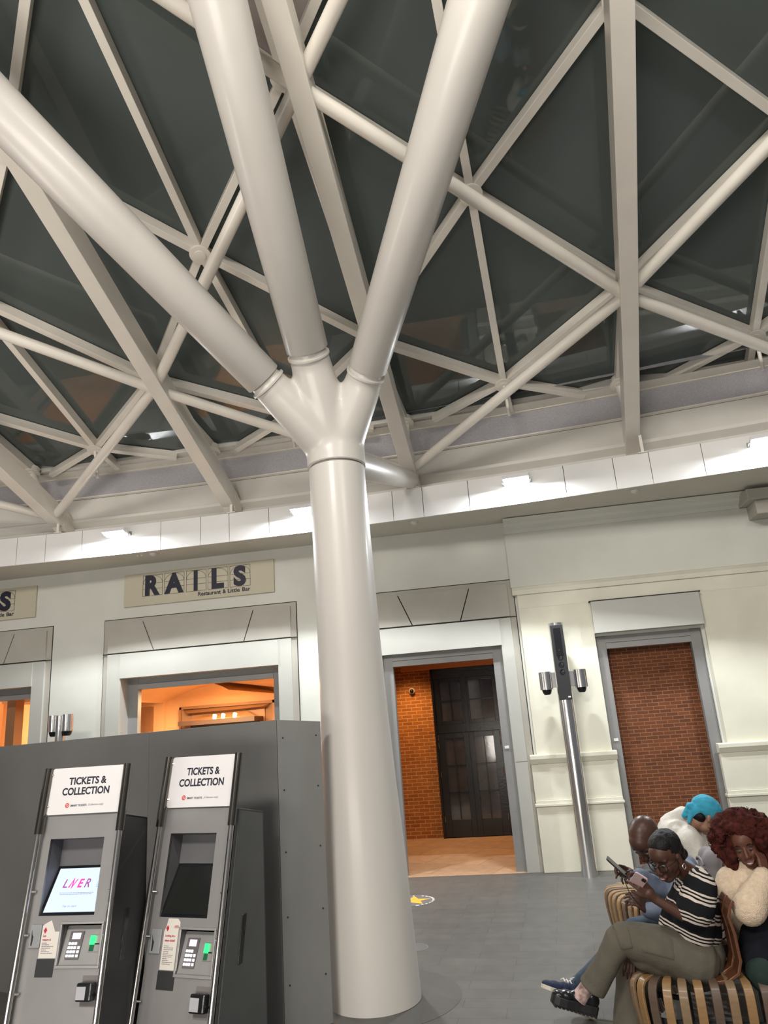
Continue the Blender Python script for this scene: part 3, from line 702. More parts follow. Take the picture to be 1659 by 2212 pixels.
# ---- small labels on the steel frames
for px, py, y_, lb in ((1095, 1614, WY + .05, 'tiny white sticker on the steel frame right of the black doors'), (1331, 1598, WY + .04, 'tiny white sticker on the steel frame left of the brick infill')):
    P = at(px, py, y_); o = MB().box(P - Vector((.028, .003, .018)), P + Vector((.028, 0, .018))).build('sticker', sign_white, None, bevel=.002); tag(o, lb, 'sticker')

# ---- steel poles with drum cameras and loudspeaker
def steel_pole(loc, top, label, pods_z, rot=0.0, speaker=True, off=.215, pr=.082, pole_r=.095):
    x, y = loc
    t = thing('steel_pole', label, 'pole', (x, y, 0), rot + 1e-6, 'brushed steel poles with twin drum lamps')
    MB().rings([(0, 0, 0), (0, 0, top)], pole_r, 48).build('pole', brushed, t, smooth=True, local=True)
    if speaker:
        sp = MB()
        n = 10; rws = []
        for z in (2.02, top - .03): rws.append([Vector(((pole_r + .004) * math.sin(a), -(pole_r + .004) * math.cos(a), z)) for a in [math.radians(-50 + 100 * k / n) for k in range(n + 1)]])
        fr = [Vector((-.078, -.098, 2.02)), Vector((.078, -.098, 2.02)), Vector((.078, -.098, top - .03)), Vector((-.078, -.098, top - .03))]
        sp.prism(fr, (0, 0, 0), (0, .06, 0))
        s_ = sp.build('speaker_panel', black_matt, t, local=True, bevel=.006)
        MB().box((-.045, -.102, top - .42), (.045, -.097, top - .07)).build('upper_grille', black_gloss, s_, local=True, bevel=.002)
        for z in (2.36, 2.45, 2.54, 2.63): MB().rings_raw(Vector((0, -.097, z)), Vector((0, -1, 0)), [(.036, 0), (.036, .003), (.028, .0035), (.012, .001), (.010, .006), (.004, .008)], 24).build('driver', black_gloss, s_, smooth=True, local=True)
        MB().box((.03, -.1005, 2.045), (.062, -.0975, 2.062)).build('badge', sign_white, s_, local=True)
    for s_ in (-1, 1):
        dm = MB().rings_raw(Vector((s_ * off, 0, 0)), Vector((0, 0, 1)), [(pr, pods_z - .11), (pr, pods_z + .11)], 40).build('drum', brushed, t, smooth=True, local=True)
        MB().rings_raw(Vector((s_ * off, 0, 0)), Vector((0, 0, -1)), [(.062, -pods_z + .105), (.060, -pods_z + .125), (.05, -pods_z + .155), (.035, -pods_z + .172)], 28).build('dark_dome', black_gloss, dm, smooth=True, local=True)
        MB().box((s_ * (pole_r * .6) if s_ > 0 else -off + pr * .6, -.03, pods_z - .09), (off - pr * .6 if s_ > 0 else -pole_r * .6, .03, pods_z + .10)).build('arm', brushed, t, local=True, bevel=.004)
    return t
steel_pole((.54, 9.62), 2.985, 'tall brushed steel pole with black loudspeaker panel and two drum lamps', 2.27)
P = at(131, 1572, 9.3); steel_pole((P.x, P.y), P.z + .16, 'brushed steel pole top with two drums rising behind the grey hoarding', P.z + .06, math.radians(-12), False, .125, .072, .068)

# ---- star floor sticker
P = atz(905, 1946, 0); P = Vector((-1.44, 8.69, 0))
t = thing('floor_sticker', 'yellow star floor sticker inside a ring of white letters behind the column', 'sticker', P)
pts = []
for k in range(10):
    a = math.radians(90 + 36 * k + 4); r_ = (.205 if k % 2 == 0 else .088); pts.append(P + Vector((r_ * math.cos(a), r_ * math.sin(a), .003)))
MB().rings_raw(P, Vector((0, 0, 1)), [(.25, 0), (.25, .002)], 48).build('backing', mat('sticker_grey', (.14, .14, .14), .5), t)
sm = MB().prism(pts, (0, 0, -.001), (0, 0, .001)).build('star', mat('star_yellow', (.80, .42, .06), .5), t)
for k in range(26):
    if k in (6, 13, 14, 20): continue
    a = 2 * PI * k / 26; rad = Vector((math.cos(a), math.sin(a), 0)); tan_ = Vector((math.sin(a), -math.cos(a), 0))
    MB().obox(P + rad * .225 + Vector((0, 0, .0028)), tan_ * (.016 + .006 * math.sin(k * 7)), rad * .011, (0, 0, .0006)).build('ring_mark', sign_white, t)
for k, (u, v) in enumerate(((-.045, .02), (.0, -.005), (.05, .015))):
    MB().obox(P + Vector((u, v, .0028)), (.026, .006, 0), (-.002, .008, 0), (0, 0, .0006)).build('star_mark', print_black, t)
# round service cover let into the floor beside the column
P = atz(897, 2047, 0); t = thing('floor_cover', 'small round service cover set in the floor to the right of the column', 'floor cover', P)
MB().rings_raw(P, Vector((0, 0, 1)), [(.115, -.01), (.115, .0015)], 40).build('rim', mat('cover_rim', (.20, .20, .19), .4), t)
MB().rings_raw(P, Vector((0, 0, 1)), [(.108, -.01), (.108, .0022)], 40).build('lid', mat('cover_lid', (.115, .112, .105), .5), t)

# ---- grey hoarding behind the ticket machines
K = Vector((at(598, 1555, 5.12).x, 5.12, 1.9)); E_ = Vector((at(692, 1558, 5.40).x, 5.40, 1.9)); A_ = Vector((at(0, 1613, 6.15).x, 6.15, 1.9))
K.z = at(598, 1555, 5.12).z; E_.z = at(692, 1558, 5.40).z; A_.z = at(0, 1613, 6.15).z
far = A_ + (A_ - K) * .5; far.z = A_.z
t = thing('hoarding', 'tall grey painted board hoarding standing behind the two ticket machines', 'hoarding', (K.x, K.y, 0))
def board(p, q, th=.045, nm='board'):
    p, q = Vector(p), Vector(q); d = (q - p); d.z = 0; n_ = Vector((-d.y, d.x, 0)).normalized() * th
    if n_.y < 0: n_ = -n_
    b_ = MB(); b_.add([(p.x, p.y, 0), (q.x, q.y, 0), (q.x + n_.x, q.y + n_.y, 0), (p.x + n_.x, p.y + n_.y, 0), (p.x, p.y, p.z), (q.x, q.y, q.z), (q.x + n_.x, q.y + n_.y, q.z), (p.x + n_.x, p.y + n_.y, p.z)],
                      [(0, 3, 2, 1), (4, 5, 6, 7), (0, 1, 5, 4), (1, 2, 6, 5), (2, 3, 7, 6), (3, 0, 4, 7)])
    return b_.build(nm, hoard, t, bevel=.002)
Mx = at(410, 1574, 5.5); f_ = (K.x - Mx.x) / (K.x - A_.x); Mp = K.lerp(A_, .40)
board(Mp + Vector((-.002, 0, 0)), A_); board(A_ + Vector((-.003, 0, 0)), far); board(K + Vector((-.006, .0, 0)), Mp)
dv = (E_ - K).normalized()
n_ = Vector((dv.y, -dv.x, 0)) * .0
e_ = MB().add([(K.x, K.y, 0), (E_.x, E_.y, 0), (E_.x - .05, E_.y + .02, 0), (K.x - .02, K.y + .05, 0), (K.x, K.y, K.z), (E_.x, E_.y, E_.z), (E_.x - .05, E_.y + .02, E_.z), (K.x - .02, K.y + .05, K.z)],
              [(0, 3, 2, 1), (4, 5, 6, 7), (0, 1, 5, 4), (1, 2, 6, 5), (2, 3, 7, 6), (3, 0, 4, 7)])
e_.build('end_board', mat('hoarding_end', (0.22, 0.22, 0.21), .5, 0, .08, 2), t, bevel=.002)
sc_ = MB()
for z in (.3, .7, 1.1, 1.5, 1.85):
    for p, q, fs in ((K, E_, (.12, .88)),):
        for f in fs: c_ = p.lerp(q, f); MB().ell((c_.x, c_.y - .001, z), .006, seg=8, rg=5).build('screw', black_matt, t)

# ---- ticket machines
def dashes(q, org, X, Z, N, width, height, seed=0, **kw):      # a line of print too small to read
    rr = random.Random(seed + int(width * 9999)); u = 0
    while u < width:
        w_ = min(width - u, height * rr.uniform(1.2, 4.5))
        if w_ > height * .4: q.obox(org + X * (u + w_ / 2) + Z * height / 2 + N * .0004, X * w_ / 2, Z * height * .36, N * .0002)
        u += w_ + height * .55
def machine(O, yaw, tilt, k, sgn, scr, pad, pan, label, lit, lbl):
    t = thing('ticket_machine', label, 'ticket machine', (O[0], O[1], 0), yaw, 'ticket machines in front of the hoarding')
    ct, st = math.cos(tilt), math.sin(tilt); zO = O[2]
    def F(u, v, n=0.0): return Vector((u * k, v * k * st - n * ct, zO + v * k * ct + n * st))
    Xl, Zl, Nl = Vector((1, 0, 0)), Vector((0, st, ct)), Vector((0, -ct, st))
    def fbox(u0, u1, v0, v1, n0, n1):
        m_ = MB(); c = F((u0 + u1) / 2, (v0 + v1) / 2, (n0 + n1) / 2)
        return m_.obox(c, Xl * (u1 - u0) / 2 * k, Nl * (n1 - n0) / 2, Zl * (v1 - v0) / 2 * k)
    vb = (-zO / ct) / k; pL, pR, pT = pan
    # body
    side = lambda u: [F(u, vb, -.03), F(u, pT, -.03), Vector((u * k, F(0, pT).y + .30, F(0, pT).z - .06)), Vector((u * k, F(0, pT)  .y + .30, 0.0))]
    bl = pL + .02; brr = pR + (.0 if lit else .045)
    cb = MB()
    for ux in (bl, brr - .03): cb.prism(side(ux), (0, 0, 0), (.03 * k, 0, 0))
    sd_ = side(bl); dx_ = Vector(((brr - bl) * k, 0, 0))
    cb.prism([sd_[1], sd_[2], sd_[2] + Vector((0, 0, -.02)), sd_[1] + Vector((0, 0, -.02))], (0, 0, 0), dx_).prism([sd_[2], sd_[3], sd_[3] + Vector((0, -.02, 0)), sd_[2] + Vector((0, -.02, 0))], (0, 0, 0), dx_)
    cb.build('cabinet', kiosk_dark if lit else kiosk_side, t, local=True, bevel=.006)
    hb = MB().obox(F(brr, -.32, -.19), (.004, 0, 0), Vector((0, .022, 0)), Zl * .13); 
    hh = hb.build('side_handle', black_gloss, t, local=True, bevel=.003)
    # face plate with openings
    holes = [scr, pad]
    us = sorted({pL, pR, scr[0], scr[1], pad[0], pad[1]}); vs = sorted({vb, pT, scr[2], scr[3], pad[2], pad[3]})
    m_ = MB(); tk = .022
    for i in range(len(us) - 1):
        for j in range(len(vs) - 1):
            cu, cv = (us[i] + us[i + 1]) / 2, (vs[j] + vs[j + 1]) / 2
            if any(h[0] < cu < h[1] and h[2] < cv < h[3] for h in holes): continue
            q = fbox(us[i], us[i + 1], vs[j], vs[j + 1], -tk, 0); m_.add(q.v, q.f)
    bm_ = m_.build('front_panel', kiosk_grey, t, local=True)
    # screen recess
    s0, s1, s2, s3 = scr; d_ = .125; vm = s3 - (s3 - s2) * .36
    inside = mat('recess_grey', (0.115, 0.115, 0.12), .55)
    rc = MB()
    rc.prism([F(s0, s3, 0), F(s0, s3, -d_), F(s0, vm, -d_), F(s0, s2, -.004)], (0, 0, 0), (-.004, 0, 0)).prism([F(s1, s3, 0), F(s1, s3, -d_), F(s1, vm, -d_), F(s1, s2, -.004)], (0, 0, 0), (.004, 0, 0))
    rc.add([F(s0, s3, 0), F(s1, s3, 0), F(s1, s3, -d_), F(s0, s3, -d_)], [(0, 1, 2, 3)]).add([F(s0, s3, -d_), F(s1, s3, -d_), F(s1, vm, -d_), F(s0, vm, -d_)], [(0, 1, 2, 3)])
    rc.build('screen_recess', inside, t, local=True)
    a, b_, c, e = F(s0, vm, -d_), F(s1, vm, -d_), F(s1, s2, -.008), F(s0, s2, -.008)
    bez = MB().add([a, b_, c, e], [(0, 1, 2, 3)]).build('screen_bezel', black_gloss, t, local=True)
    ins = .017; X = (b_ - a).normalized(); D = (e - a).normalized(); N = D.cross(X).normalized(); N = N if N.y < 0 else -N
    W_ = (b_ - a).length; H_ = (e - a).length; a2 = a + X * ins + D * ins + N * .002
    W2, H2 = W_ - ins, H_ - 2 * ins
    scm = mat('screen_lit', (.1, .1, .1), .25, emis=(.56, .70, .98), estr=.85) if lit else mat('screen_off', (.012, .013, .012), .22, coat=.2)
    sc = MB().add([a2, a2 + X * W2, a2 + X * W2 + D * H2, a2 + D * H2], [(0, 1, 2, 3)]).build('screen', scm, t, local=True)
    if lit:
        up_ = -D
        pk = mat('screen_pink', (.85, .05, .30), .4, emis=(.80, .04, .28), estr=.55); pu = mat('screen_purple', (.25, .06, .25), .4, emis=(.28, .05, .22), estr=.4)
        o1 = a2 + X * (W2 * .19) + D * (H2 * .46) + N * .002
        hgt = H2 * .20
        for ch, of, wd, mm_, bo in (('L', 0, .085, pu, .008), ('N', .115, .125, pk, .03), ('E', .26, .10, pk, .03), ('R', .385, .10, pu, .008)):
            if ch == 'N':
                q = MB(); ob_ = o1 + X * ((of - .012) * W2 * 1.08) + N * .001; w_ = wd * W2 * .92; P2 = lambda a_, b__: ob_ + X * (a_ * w_ + .18 * b__ * hgt) + up_ * (b__ * hgt)
                for pl_ in (((-.04, 0), (.22, 0), (.36, 1.22), (.26, .9)), ((.26, .9), (.34, 1.22), (.66, .3), (.60, -.22)), ((.60, -.22), (.66, .3), (.86, 1), (1.04, 1))): q.prism([P2(*c_) for c_ in pl_], (0, 0, 0), N * .001)
                q.build('logo_letter', mm_, sc, local=True); continue
            q = MB(); put_text(q, ch, o1 + X * (of * W2 * 1.08), X + up_ * 0.0, up_ , N, width=wd * W2, height=hgt, bold=bo, depth=.001, shear=.18); q.build('logo_letter', mm_, sc, local=True)
        gt = mat('screen_text', (.2, .2, .3), .5, emis=(.20, .22, .34), estr=.5)
        q = MB()
        for r_, tx_ in enumerate(('LONDON', 'NORTH', 'EASTERN', 'RAILWAY')): put_text(q, tx_, a2 + X * (W2 * .835) + D * (H2 * (.345 + .037 * r_)) + N * .002, X, up_, N, width=W2 * (.12 if r_ != 1 else .10), height=H2 * .022, depth=.0006)
        for r_ in range(2): dashes(q, a2 + X * (W2 * (.17 + .02 * r_)) + D * (H2 * (.585 + .033 * r_)) + N * .002, X, up_, N, W2 * (.66 - .04 * r_), H2 * .018, r_)
        put_text(q, 'Tap to start', a2 + X * (W2 * .33) + D * (H2 * .905) + N * .002, X, up_, N, width=W2 * .27, height=H2 * .052, depth=.0008, shear=.2)
        q.build('screen_text', gt, sc, local=True)
    # payment recess
    p0, p1, p2, p3 = pad; d2 = .055
    silver = mat('pad_silver', (.40, .39, .38), .38, .5)
    fr = MB()
    for (u0, u1, v0, v1) in ((p0 - .012, p1 + .012, p3, p3 + .013), (p0 - .012, p1 + .012, p2 - .016, p2), (p0 - .012, p0, p2, p3), (p1, p1 + .012, p2, p3)):
        q = fbox(u0, u1, v0, v1, -.01, .008); fr.add(q.v, q.f)
    fr.build('pay_frame', silver, t, local=True, bevel=.002)
    rc = MB()
    rc.add([F(p0, p3, 0), F(p1, p3, 0), F(p1, p3, -d2), F(p0, p3, -d2)], [(0, 1, 2, 3)]).add([F(p0, p3, 0), F(p0, p3, -d2), F(p0, p2, -.012), F(p0, p2, 0)], [(0, 1, 2, 3)]).add([F(p1, p3, 0), F(p1, p3, -d2), F(p1, p2, -.012), F(p1, p2, 0)], [(0, 1, 2, 3)])
    rc.build('pay_recess', inside, t, local=True)
    A1, B1, C1, E1 = F(p0, p3 - .01, -d2), F(p1, p3 - .01, -d2), F(p1, p2, -.010), F(p0, p2, -.010)
    pl = MB().add([A1, B1, C1, E1], [(0, 1, 2, 3)]).build('pay_plate', silver, t, local=True)
    X = (B1 - A1).normalized(); D = (E1 - A1).normalized(); N = D.cross(X).normalized(); N = N if N.y < 0 else -N; W_ = (B1 - A1).length; H_ = (E1 - A1).length
    def pbox(par, u0, u1, v0, v1, h0, h1, name, mm_, bev=.0008):
        c_ = A1 + X * ((u0 + u1) / 2 * W_) + D * ((v0 + v1) / 2 * H_) + N * ((h0 + h1) / 2)
        return MB().obox(c_, X * ((u1 - u0) / 2 * W_), D * ((v1 - v0) / 2 * H_), N * ((h1 - h0) / 2)).build(name, mm_, par, local=True, bevel=bev)
    kp = pbox(t, .13, .47, .16, .86, .0, .008, 'keypad', mat('keypad_grey', (.13, .12, .12), .4))
    pbox(kp, .20, .41, .20, .36, .008, .010, 'display', mat('display_pink', (.5, .4, .5), .3, emis=(.8, .58, .85), estr=.7))
    ky = mat('key_lit', (.8, .8, .85), .4, emis=(.9, .9, 1), estr=.9)
    for r_ in range(4):
        for c_ in range(4):
            if r_ == 0 and c_ == 3: continue
            u = .155 + c_ * .075 + (.02 if c_ == 3 else 0); v = .44 + r_ * .103
            pbox(kp, u, u + .052, v, v + .062, .008, .0125, 'key', ky)
    sl = pbox(t, .66, .95, .26, .68, .0, .006, 'card_slot', silver)
    pbox(sl, .68, .80, .28, .50, .006, .016, 'green_light', mat('green_light', (.02, .5, .1), .3, emis=(.03, .9, .18), estr=1.1))
    pbox(sl, .69, .80, .51, .66, .006, .010, 'green_shade', mat('green_dark', (.01, .12, .05), .3))
    pbox(sl, .80, .97, .47, .50, .006, .009, 'slot', black_gloss)
    # contactless reader, lower right
    v0 = p2 - .135; cu = p1 - .035
    q = fbox(cu - .045, cu + .055, v0 - .065, v0 + .085, 0, .003).build('reader_plate', mat('plate_brown', (.17, .155, .15), .5), t, local=True)
    rd = fbox(cu - .045, cu + .05, v0 - .035, v0 + .055, .002, .055).build('card_reader', black_gloss, t, local=True, bevel=.008)
    fbox(cu - .040, cu + .018, v0 - .026, v0 + .038, .055, .058).build('reader_face', mat('reader_face', (.42, .42, .44), .4), rd, local=True, bevel=.002)
    # raised ticket guide at left
    g0 = lbl[0]; g = fbox(g0, g0 + .075, lbl[1], lbl[1] + .125, 0, .010).build('scanner_plate', mat('scanner_grey', (.27, .28, .285), .45), t, local=True, bevel=.006)
    q = MB().add([F(g0 + .012, lbl[1] + .1, .0105), F(g0 + .022, lbl[1] + .07, .0105), F(g0 + .030, lbl[1] + .06, .0105), F(g0 + .026, lbl[1] + .015, .0105), F(g0 + .017, lbl[1] + .015, .0105), F(g0 + .017, lbl[1] + .055, .0105)], [(0, 1, 2, 3, 4, 5)]).build('scanner_slot', black_matt, g, local=True)
    # notice and dark window under it
    n0, nv0, nv1 = lbl[2], lbl[3], lbl[4]; nw = .118
    if lit: out = [(n0, nv0), (n0 + nw, nv0), (n0 + nw, nv0 + .135), (n0 + nw - .03, nv0 + .135), (n0 + .055, nv0 + .195), (n0 + .012, nv1), (n0, nv1 - .01)]
    else: out = [(n0, nv0), (n0 + nw, nv0), (n0 + nw, nv1 - .05), (n0 + nw - .012, nv1 - .035), (n0 + nw - .012, nv1 - .018), (n0 + nw - .03, nv1), (n0 + .02, nv1), (n0 + .01, nv1 - .045), (n0, nv1 - .065)]
    pp = MB().prism([F(u, v, .001) for u, v in out], (0, 0, 0), Nl * .0012).build('notice', paper, t, local=True)
    q = MB(); H0 = nv1 - (.055 if lit else .095)
    if lit: put_text(q, 'Loo', F(n0 + .012, H0 - .012, .003), Xl, Zl, Nl, width=.020, height=.012, bold=.02, depth=.0005); put_text(q, 'return ti', F(n0 + .012, H0 - .032, .003), Xl, Zl, Nl, width=.052, height=.011, bold=.02, depth=.0005)
    else:
        put_text(q, 'Looking for a', F(n0 + .012, H0, .003), Xl, Zl, Nl, width=.072, height=.014, bold=.02, depth=.0005); put_text(q, 'return ticket?', F(n0 + .012, H0 - .021, .003), Xl, Zl, Nl, width=.074, height=.013, bold=.02, depth=.0005)
        put_text(q, 'LNER', F(n0 + .066, H0 + .048, .003), Xl, Zl, Nl, width=.034, height=.014, depth=.0005)
    c_ = F(n0 + .022, H0 + (.022 if lit else .045), .003); q.add([c_ + Xl * .011, c_ + Zl * .017, c_ - Xl * .011, c_ - Zl * .017], [(0, 1, 2, 3)])
    q.build('notice_heading', red_print, pp, local=True)
    q = MB(); zz = H0 - .045
    while zz > nv0 + .02:
        ln = .075 * (.7 + .3 * math.sin(zz * 901)); dashes(q, F(n0 + .012, zz, .003), Xl, Zl, Nl, ln, .0042, int(zz * 7000)); zz -= .0088
    q.build('notice_text', mat('print_grey', (.22, .20, .20), .6), pp, local=True)
    fbox(n0 - .006, n0 + nw - .006, nv0 - .095, nv0 - .004, 0, .0025).build('ticket_window', kiosk_dark, t, local=True)
    # header sign
    u0, u1, v0, v1 = sgn; c_ = F((u0 + u1) / 2, (v0 + v1) / 2, .012)
    hs = MB().prism([c_ + Xl * a_ * k + Zl * b__ * k for a_, b__ in rounded(u1 - u0, v1 - v0, .022)], (0, 0, 0), Nl * .008).build('header_sign', sign_white, t, local=True)
    q = MB(); cu = (u0 + u1) / 2; hh_ = (v1 - v0)
    put_text(q, 'TICKETS &', F(cu + .005, v0 + hh_ * .62, .0205), Xl, Zl, Nl, width=.27 * k * (1 if lit else .92), height=.046 * k, bold=.03, depth=.0006, center=True)
    q.build('sign_lettering', print_navy, hs, local=True); q = MB()
    put_text(q, 'COLLECTION', F(cu, v0 + hh_ * .40, .0205), Xl, Zl, Nl, width=.335 * k, height=.046 * k, bold=.03, depth=.0006, center=True)
    q.build('sign_lettering', print_navy, hs, local=True); q = MB()
    put_text(q, 'SMART TICKETS', F(cu - .095, v0 + hh_ * .155, .0205), Xl, Zl, Nl, width=.115 * k, height=.0125 * k, bold=.02, depth=.0005)
    q.build('sign_lettering', print_navy, hs, local=True)
    q = MB(); put_text(q, '(Collection only)', F(cu + .032, v0 + hh_ * .15, .0205), Xl, Zl, Nl, width=.105 * k, height=.0145 * k, depth=.0005, shear=.2); q.build('sign_small_text', mat('print_mid', (.16, .15, .17), .6), hs, local=True)
    cc = F(cu - .118, v0 + hh_ * .185, .0205); q = MB()
    rr = []
    for i in range(25): a_ = 2 * PI * i / 24; rr.append([cc + (Xl * math.cos(a_) + Zl * math.sin(a_)) * r_ * k for r_ in (.0085, .0145)])
    q.strip(rr).obox(cc, (Xl + Zl) * .005 * k, (Xl - Zl) * .0022 * k, Nl * .0003).build('sign_logo', mat('logo_red', (.62, .05, .04), .5), hs, local=True)
    # rails
    for sd, u in ((-1, u0 - .018), (1, u1 + .022)):
        vsx = v0 - .11; rn = .035
        rl = MB().cyl(F(u, vb + .02, rn), F(u, vsx, rn), .0165 if sd > 0 else .0165, seg=24).build('rail', chrome, t, smooth=True, local=True)
        MB().cyl(F(u, vsx, rn), F(u, v1 + .0, rn), .024, seg=24).build('rail_sleeve', mat('sleeve_steel', (.16, .15, .13), .22, 1.0), rl, smooth=True, local=True)
        for v in (scr[2] + .13, scr[2] - .10, p2 - .14, v1 - .04, v0 + .05): MB().cyl(F(u, v, rn - .005), F(u - sd * .035, v, .012), .007, seg=10).build('stand_off', brushed, rl, smooth=True, local=True)
    return t
m1, m2 = .949, 1.027
machine((-2.686, 4.176, 1.172), math.radians(-2), math.radians(10.5), m1, (-.242, .286, .356, .637), (-.19, .186, -.207, .216), (-.013, .250, -.462, -.253), (-.252, .283, .350),
        'left ticket machine with a lit blue-white touch screen and torn notice', 1, (-.222, -.375, -.145, -.425, -.250))
machine((-2.125, 4.519, 1.093), math.radians(-12), math.radians(12.5), m2, (-.221, .266, .376, .679), (-.171, .166, -.219, .230), (-.003, .230, -.495, -.278), (-.225, .252, .370),
        'right ticket machine with a blank black screen and whole red-headed notice', 0, (-.205, -.405, -.118, -.480, -.225))

# ================================================================== bench
wood = [mat('wood_oak', (.25, .145, .060), .5, 0, .12, 5, stretch=(3, 3, 12), coat=.2), mat('wood_walnut', (.095, .062, .043), .5, 0, .12, 5, stretch=(3, 3, 12), coat=.2),
        mat('wood_tan', (.20, .128, .068), .5, 0, .12, 5, stretch=(3, 3, 12), coat=.2), mat('wood_brown', (.10, .034, .012), .45, 0, .12, 5, stretch=(3, 3, 8), coat=.3)]
PATH = [(1.62, 4.61), (1.3, 4.60), (1.0, 4.60), (.8, 4.61), (.64, 4.63), (.52, 4.67), (.44, 4.75), (.405, 4.88), (.43, 5.03), (.52, 5.25), (.64, 5.5), (.74, 5.75), (.77, 6.0), (.73, 6.22), (.64, 6.42), (.56, 6.6), (.50, 6.78), (.485, 6.95), (.53, 7.08), (.64, 7.15), (.8, 7.17), (1.0, 7.17)]
def catmull(P, n=12):
    out = []
    for i in range(len(P) - 1):
        p0, p1, p2, p3 = [Vector((*P[min(max(j, 0), len(P) - 1)], 0)) for j in (i - 1, i, i + 1, i + 2)]
        for k in range(n):
            t = k / n; out.append(.5 * ((2 * p1) + (p2 - p0) * t + (2 * p0 - 5 * p1 + 4 * p2 - p3) * t * t + (3 * p1 - p0 - 3 * p2 + p3) * t ** 3))
    out.append(Vector((*P[-1], 0))); return out
CU = catmull(PATH); cum = [0]
for a, c in zip(CU[:-1], CU[1:]): cum.append(cum[-1] + (c - a).length)
def on_path(s):
    for i in range(len(cum) - 1):
        if cum[i + 1] >= s: break
    t = (s - cum[i]) / (cum[i + 1] - cum[i]); p = CU[i].lerp(CU[i + 1], t); d = (CU[i + 1] - CU[i]).normalized(); return p, d
bench = thing('slatted_bench', 'curved bench of bent wooden slats on which the people sit', 'bench', (.9, 5.6, 0))
s = .03; k = 0
bprof = [(-.40, .440), (-.10, .446), (-.055, .442), (-.025, .428), (-.006, .402), (0, .365), (-.004, .29), (-.018, .19), (-.045, .09), (-.055, .07)]
while s < cum[-1] - .02:
    p, d = on_path(s); n = Vector((d.y, -d.x, 0))
    if n.dot(Vector((1.1, 5.7, 0)) - p) > 0: n = -n
    wide = 0.034 if k > 2 else (.034 if k else .055)
    w_ = .0235 if k else .05
    m_ = MB(); pts = []
    for j, (o_, z) in enumerate(bprof):
        L = o_ if j else (-.40 if abs(n.y) < .6 else -.30)
        pts.append(p + n * L + Vector((0, 0, z)))
    vs = []
    for j, q in enumerate(pts):
        t_ = (pts[min(j + 1, len(pts) - 1)] - pts[max(j - 1, 0)]).normalized(); nn = d.cross(t_).normalized(); nn = nn if nn.dot(n + Vector((0, 0, 1))) > 0 else -nn
        sh = 1.0 if j > 1 else .8
        vs += [q - d * w_ * sh, q + d * w_ * sh, q + d * w_ * sh - nn * .017, q - d * w_ * sh - nn * .017]
    fs = [(0, 1, 2, 3), tuple(len(vs) - 4 + i for i in (3, 2, 1, 0))]
    for j in range(len(pts) - 1):
        for e in range(4): fs.append((j * 4 + e, j * 4 + (e + 1) % 4, j * 4 + 4 + (e + 1) % 4, j * 4 + 4 + e))
    m_.add(vs, fs).build('slat', wood[(0, 2, 1, 0, 2, 0, 1)[k % 7]], bench, bevel=.003, smooth=True, ang=30)
    s += .083 if k else .10; k += 1
step = [cum[-1] * i / 60 for i in range(61)]
for nm, off, z0, z1 in (('steel_rail', .075, .18, .245), ('steel_rail', .30, .40, .432)):
    rws = []
    for q in step:
        p, d = on_path(min(q, cum[-1] - .001)); n = Vector((d.y, -d.x, 0)); n = -n if n.dot(Vector((1.1, 5.7, 0)) - p) > 0 else n; c = p - n * off
        rws.append([c + Vector((0, 0, z0)), c + Vector((0, 0, z1)), c - n * .008 + Vector((0, 0, z1)), c - n * .008 + Vector((0, 0, z0)), c + Vector((0, 0, z0))])
    MB().strip(rws).build(nm, black_matt, bench)
for q in (.5, 1.7, 2.6, 3.5):
    p, d = on_path(min(q, cum[-1] - .01)); n = Vector((d.y, -d.x, 0)); n = -n if n.dot(Vector((1.1, 5.7, 0)) - p) > 0 else n
    MB().beam(p - n * .08 + Vector((0, 0, .0)), p - n * .30 + Vector((0, 0, .0)), .05, .012, drop=0).beam(p - n * .28, p - n * .28 + Vector((0, 0, .42)), .04, .02, up=tuple(n)).beam(p - n * .28 + Vector((0, 0, .22)), p - n * .07 + Vector((0, 0, .22)), .03, .02).build('support', black_matt, bench)
for j in range(18):
    if j in (2, 3, 4): continue
    Y = 4.72 + j * .125; x0 = (.985 if j < 2 else 1.10 + .05 * math.sin((Y - 4.7) * 1.6))
    pr = [(x0 - .16, .437), (x0 - .07, .445), (x0 - .02, .475), (x0 + .0, .53), (x0 - .005, .66), (x0 - .02, .75), (x0 - .0, .80 if j < 2 else .86), (x0 + .02, .83 if j < 2 else .905)]
    vs = []; w_ = .046
    for i, (x, z) in enumerate(pr):
        a = Vector((*pr[max(i - 1, 0)], 0)); c = Vector((*pr[min(i + 1, len(pr) - 1)], 0)); t_ = (c - a).normalized(); nx, nz = t_.y, -t_.x
        vs += [Vector((x, Y - w_, z)), Vector((x, Y + w_, z)), Vector((x + nx * .017, Y + w_, z + nz * .017)), Vector((x + nx * .017, Y - w_, z + nz * .017))]
    fs = [(0, 1, 2, 3), tuple(len(vs) - 4 + i for i in (3, 2, 1, 0))]
    for i in range(len(pr) - 1):
        for e in range(4): fs.append((i * 4 + e, i * 4 + (e + 1) % 4, i * 4 + 4 + (e + 1) % 4, i * 4 + 4 + e))
    MB().add(vs, fs).build('backrest_slat', wood[3], bench, bevel=.003, smooth=True, ang=30)
# seat on the far side of the backrest
MB().box((1.16, 4.72, .42), (1.62, 6.9, .44)).build('rear_seat', wood[3], bench, bevel=.008)
MB().box((1.3, 4.9, 0), (1.36, 4.96, .42)).build('rear_support', black_matt, bench)
MB().box((1.3, 6.6, 0), (1.36, 6.66, .42)).build('rear_support', black_matt, bench)

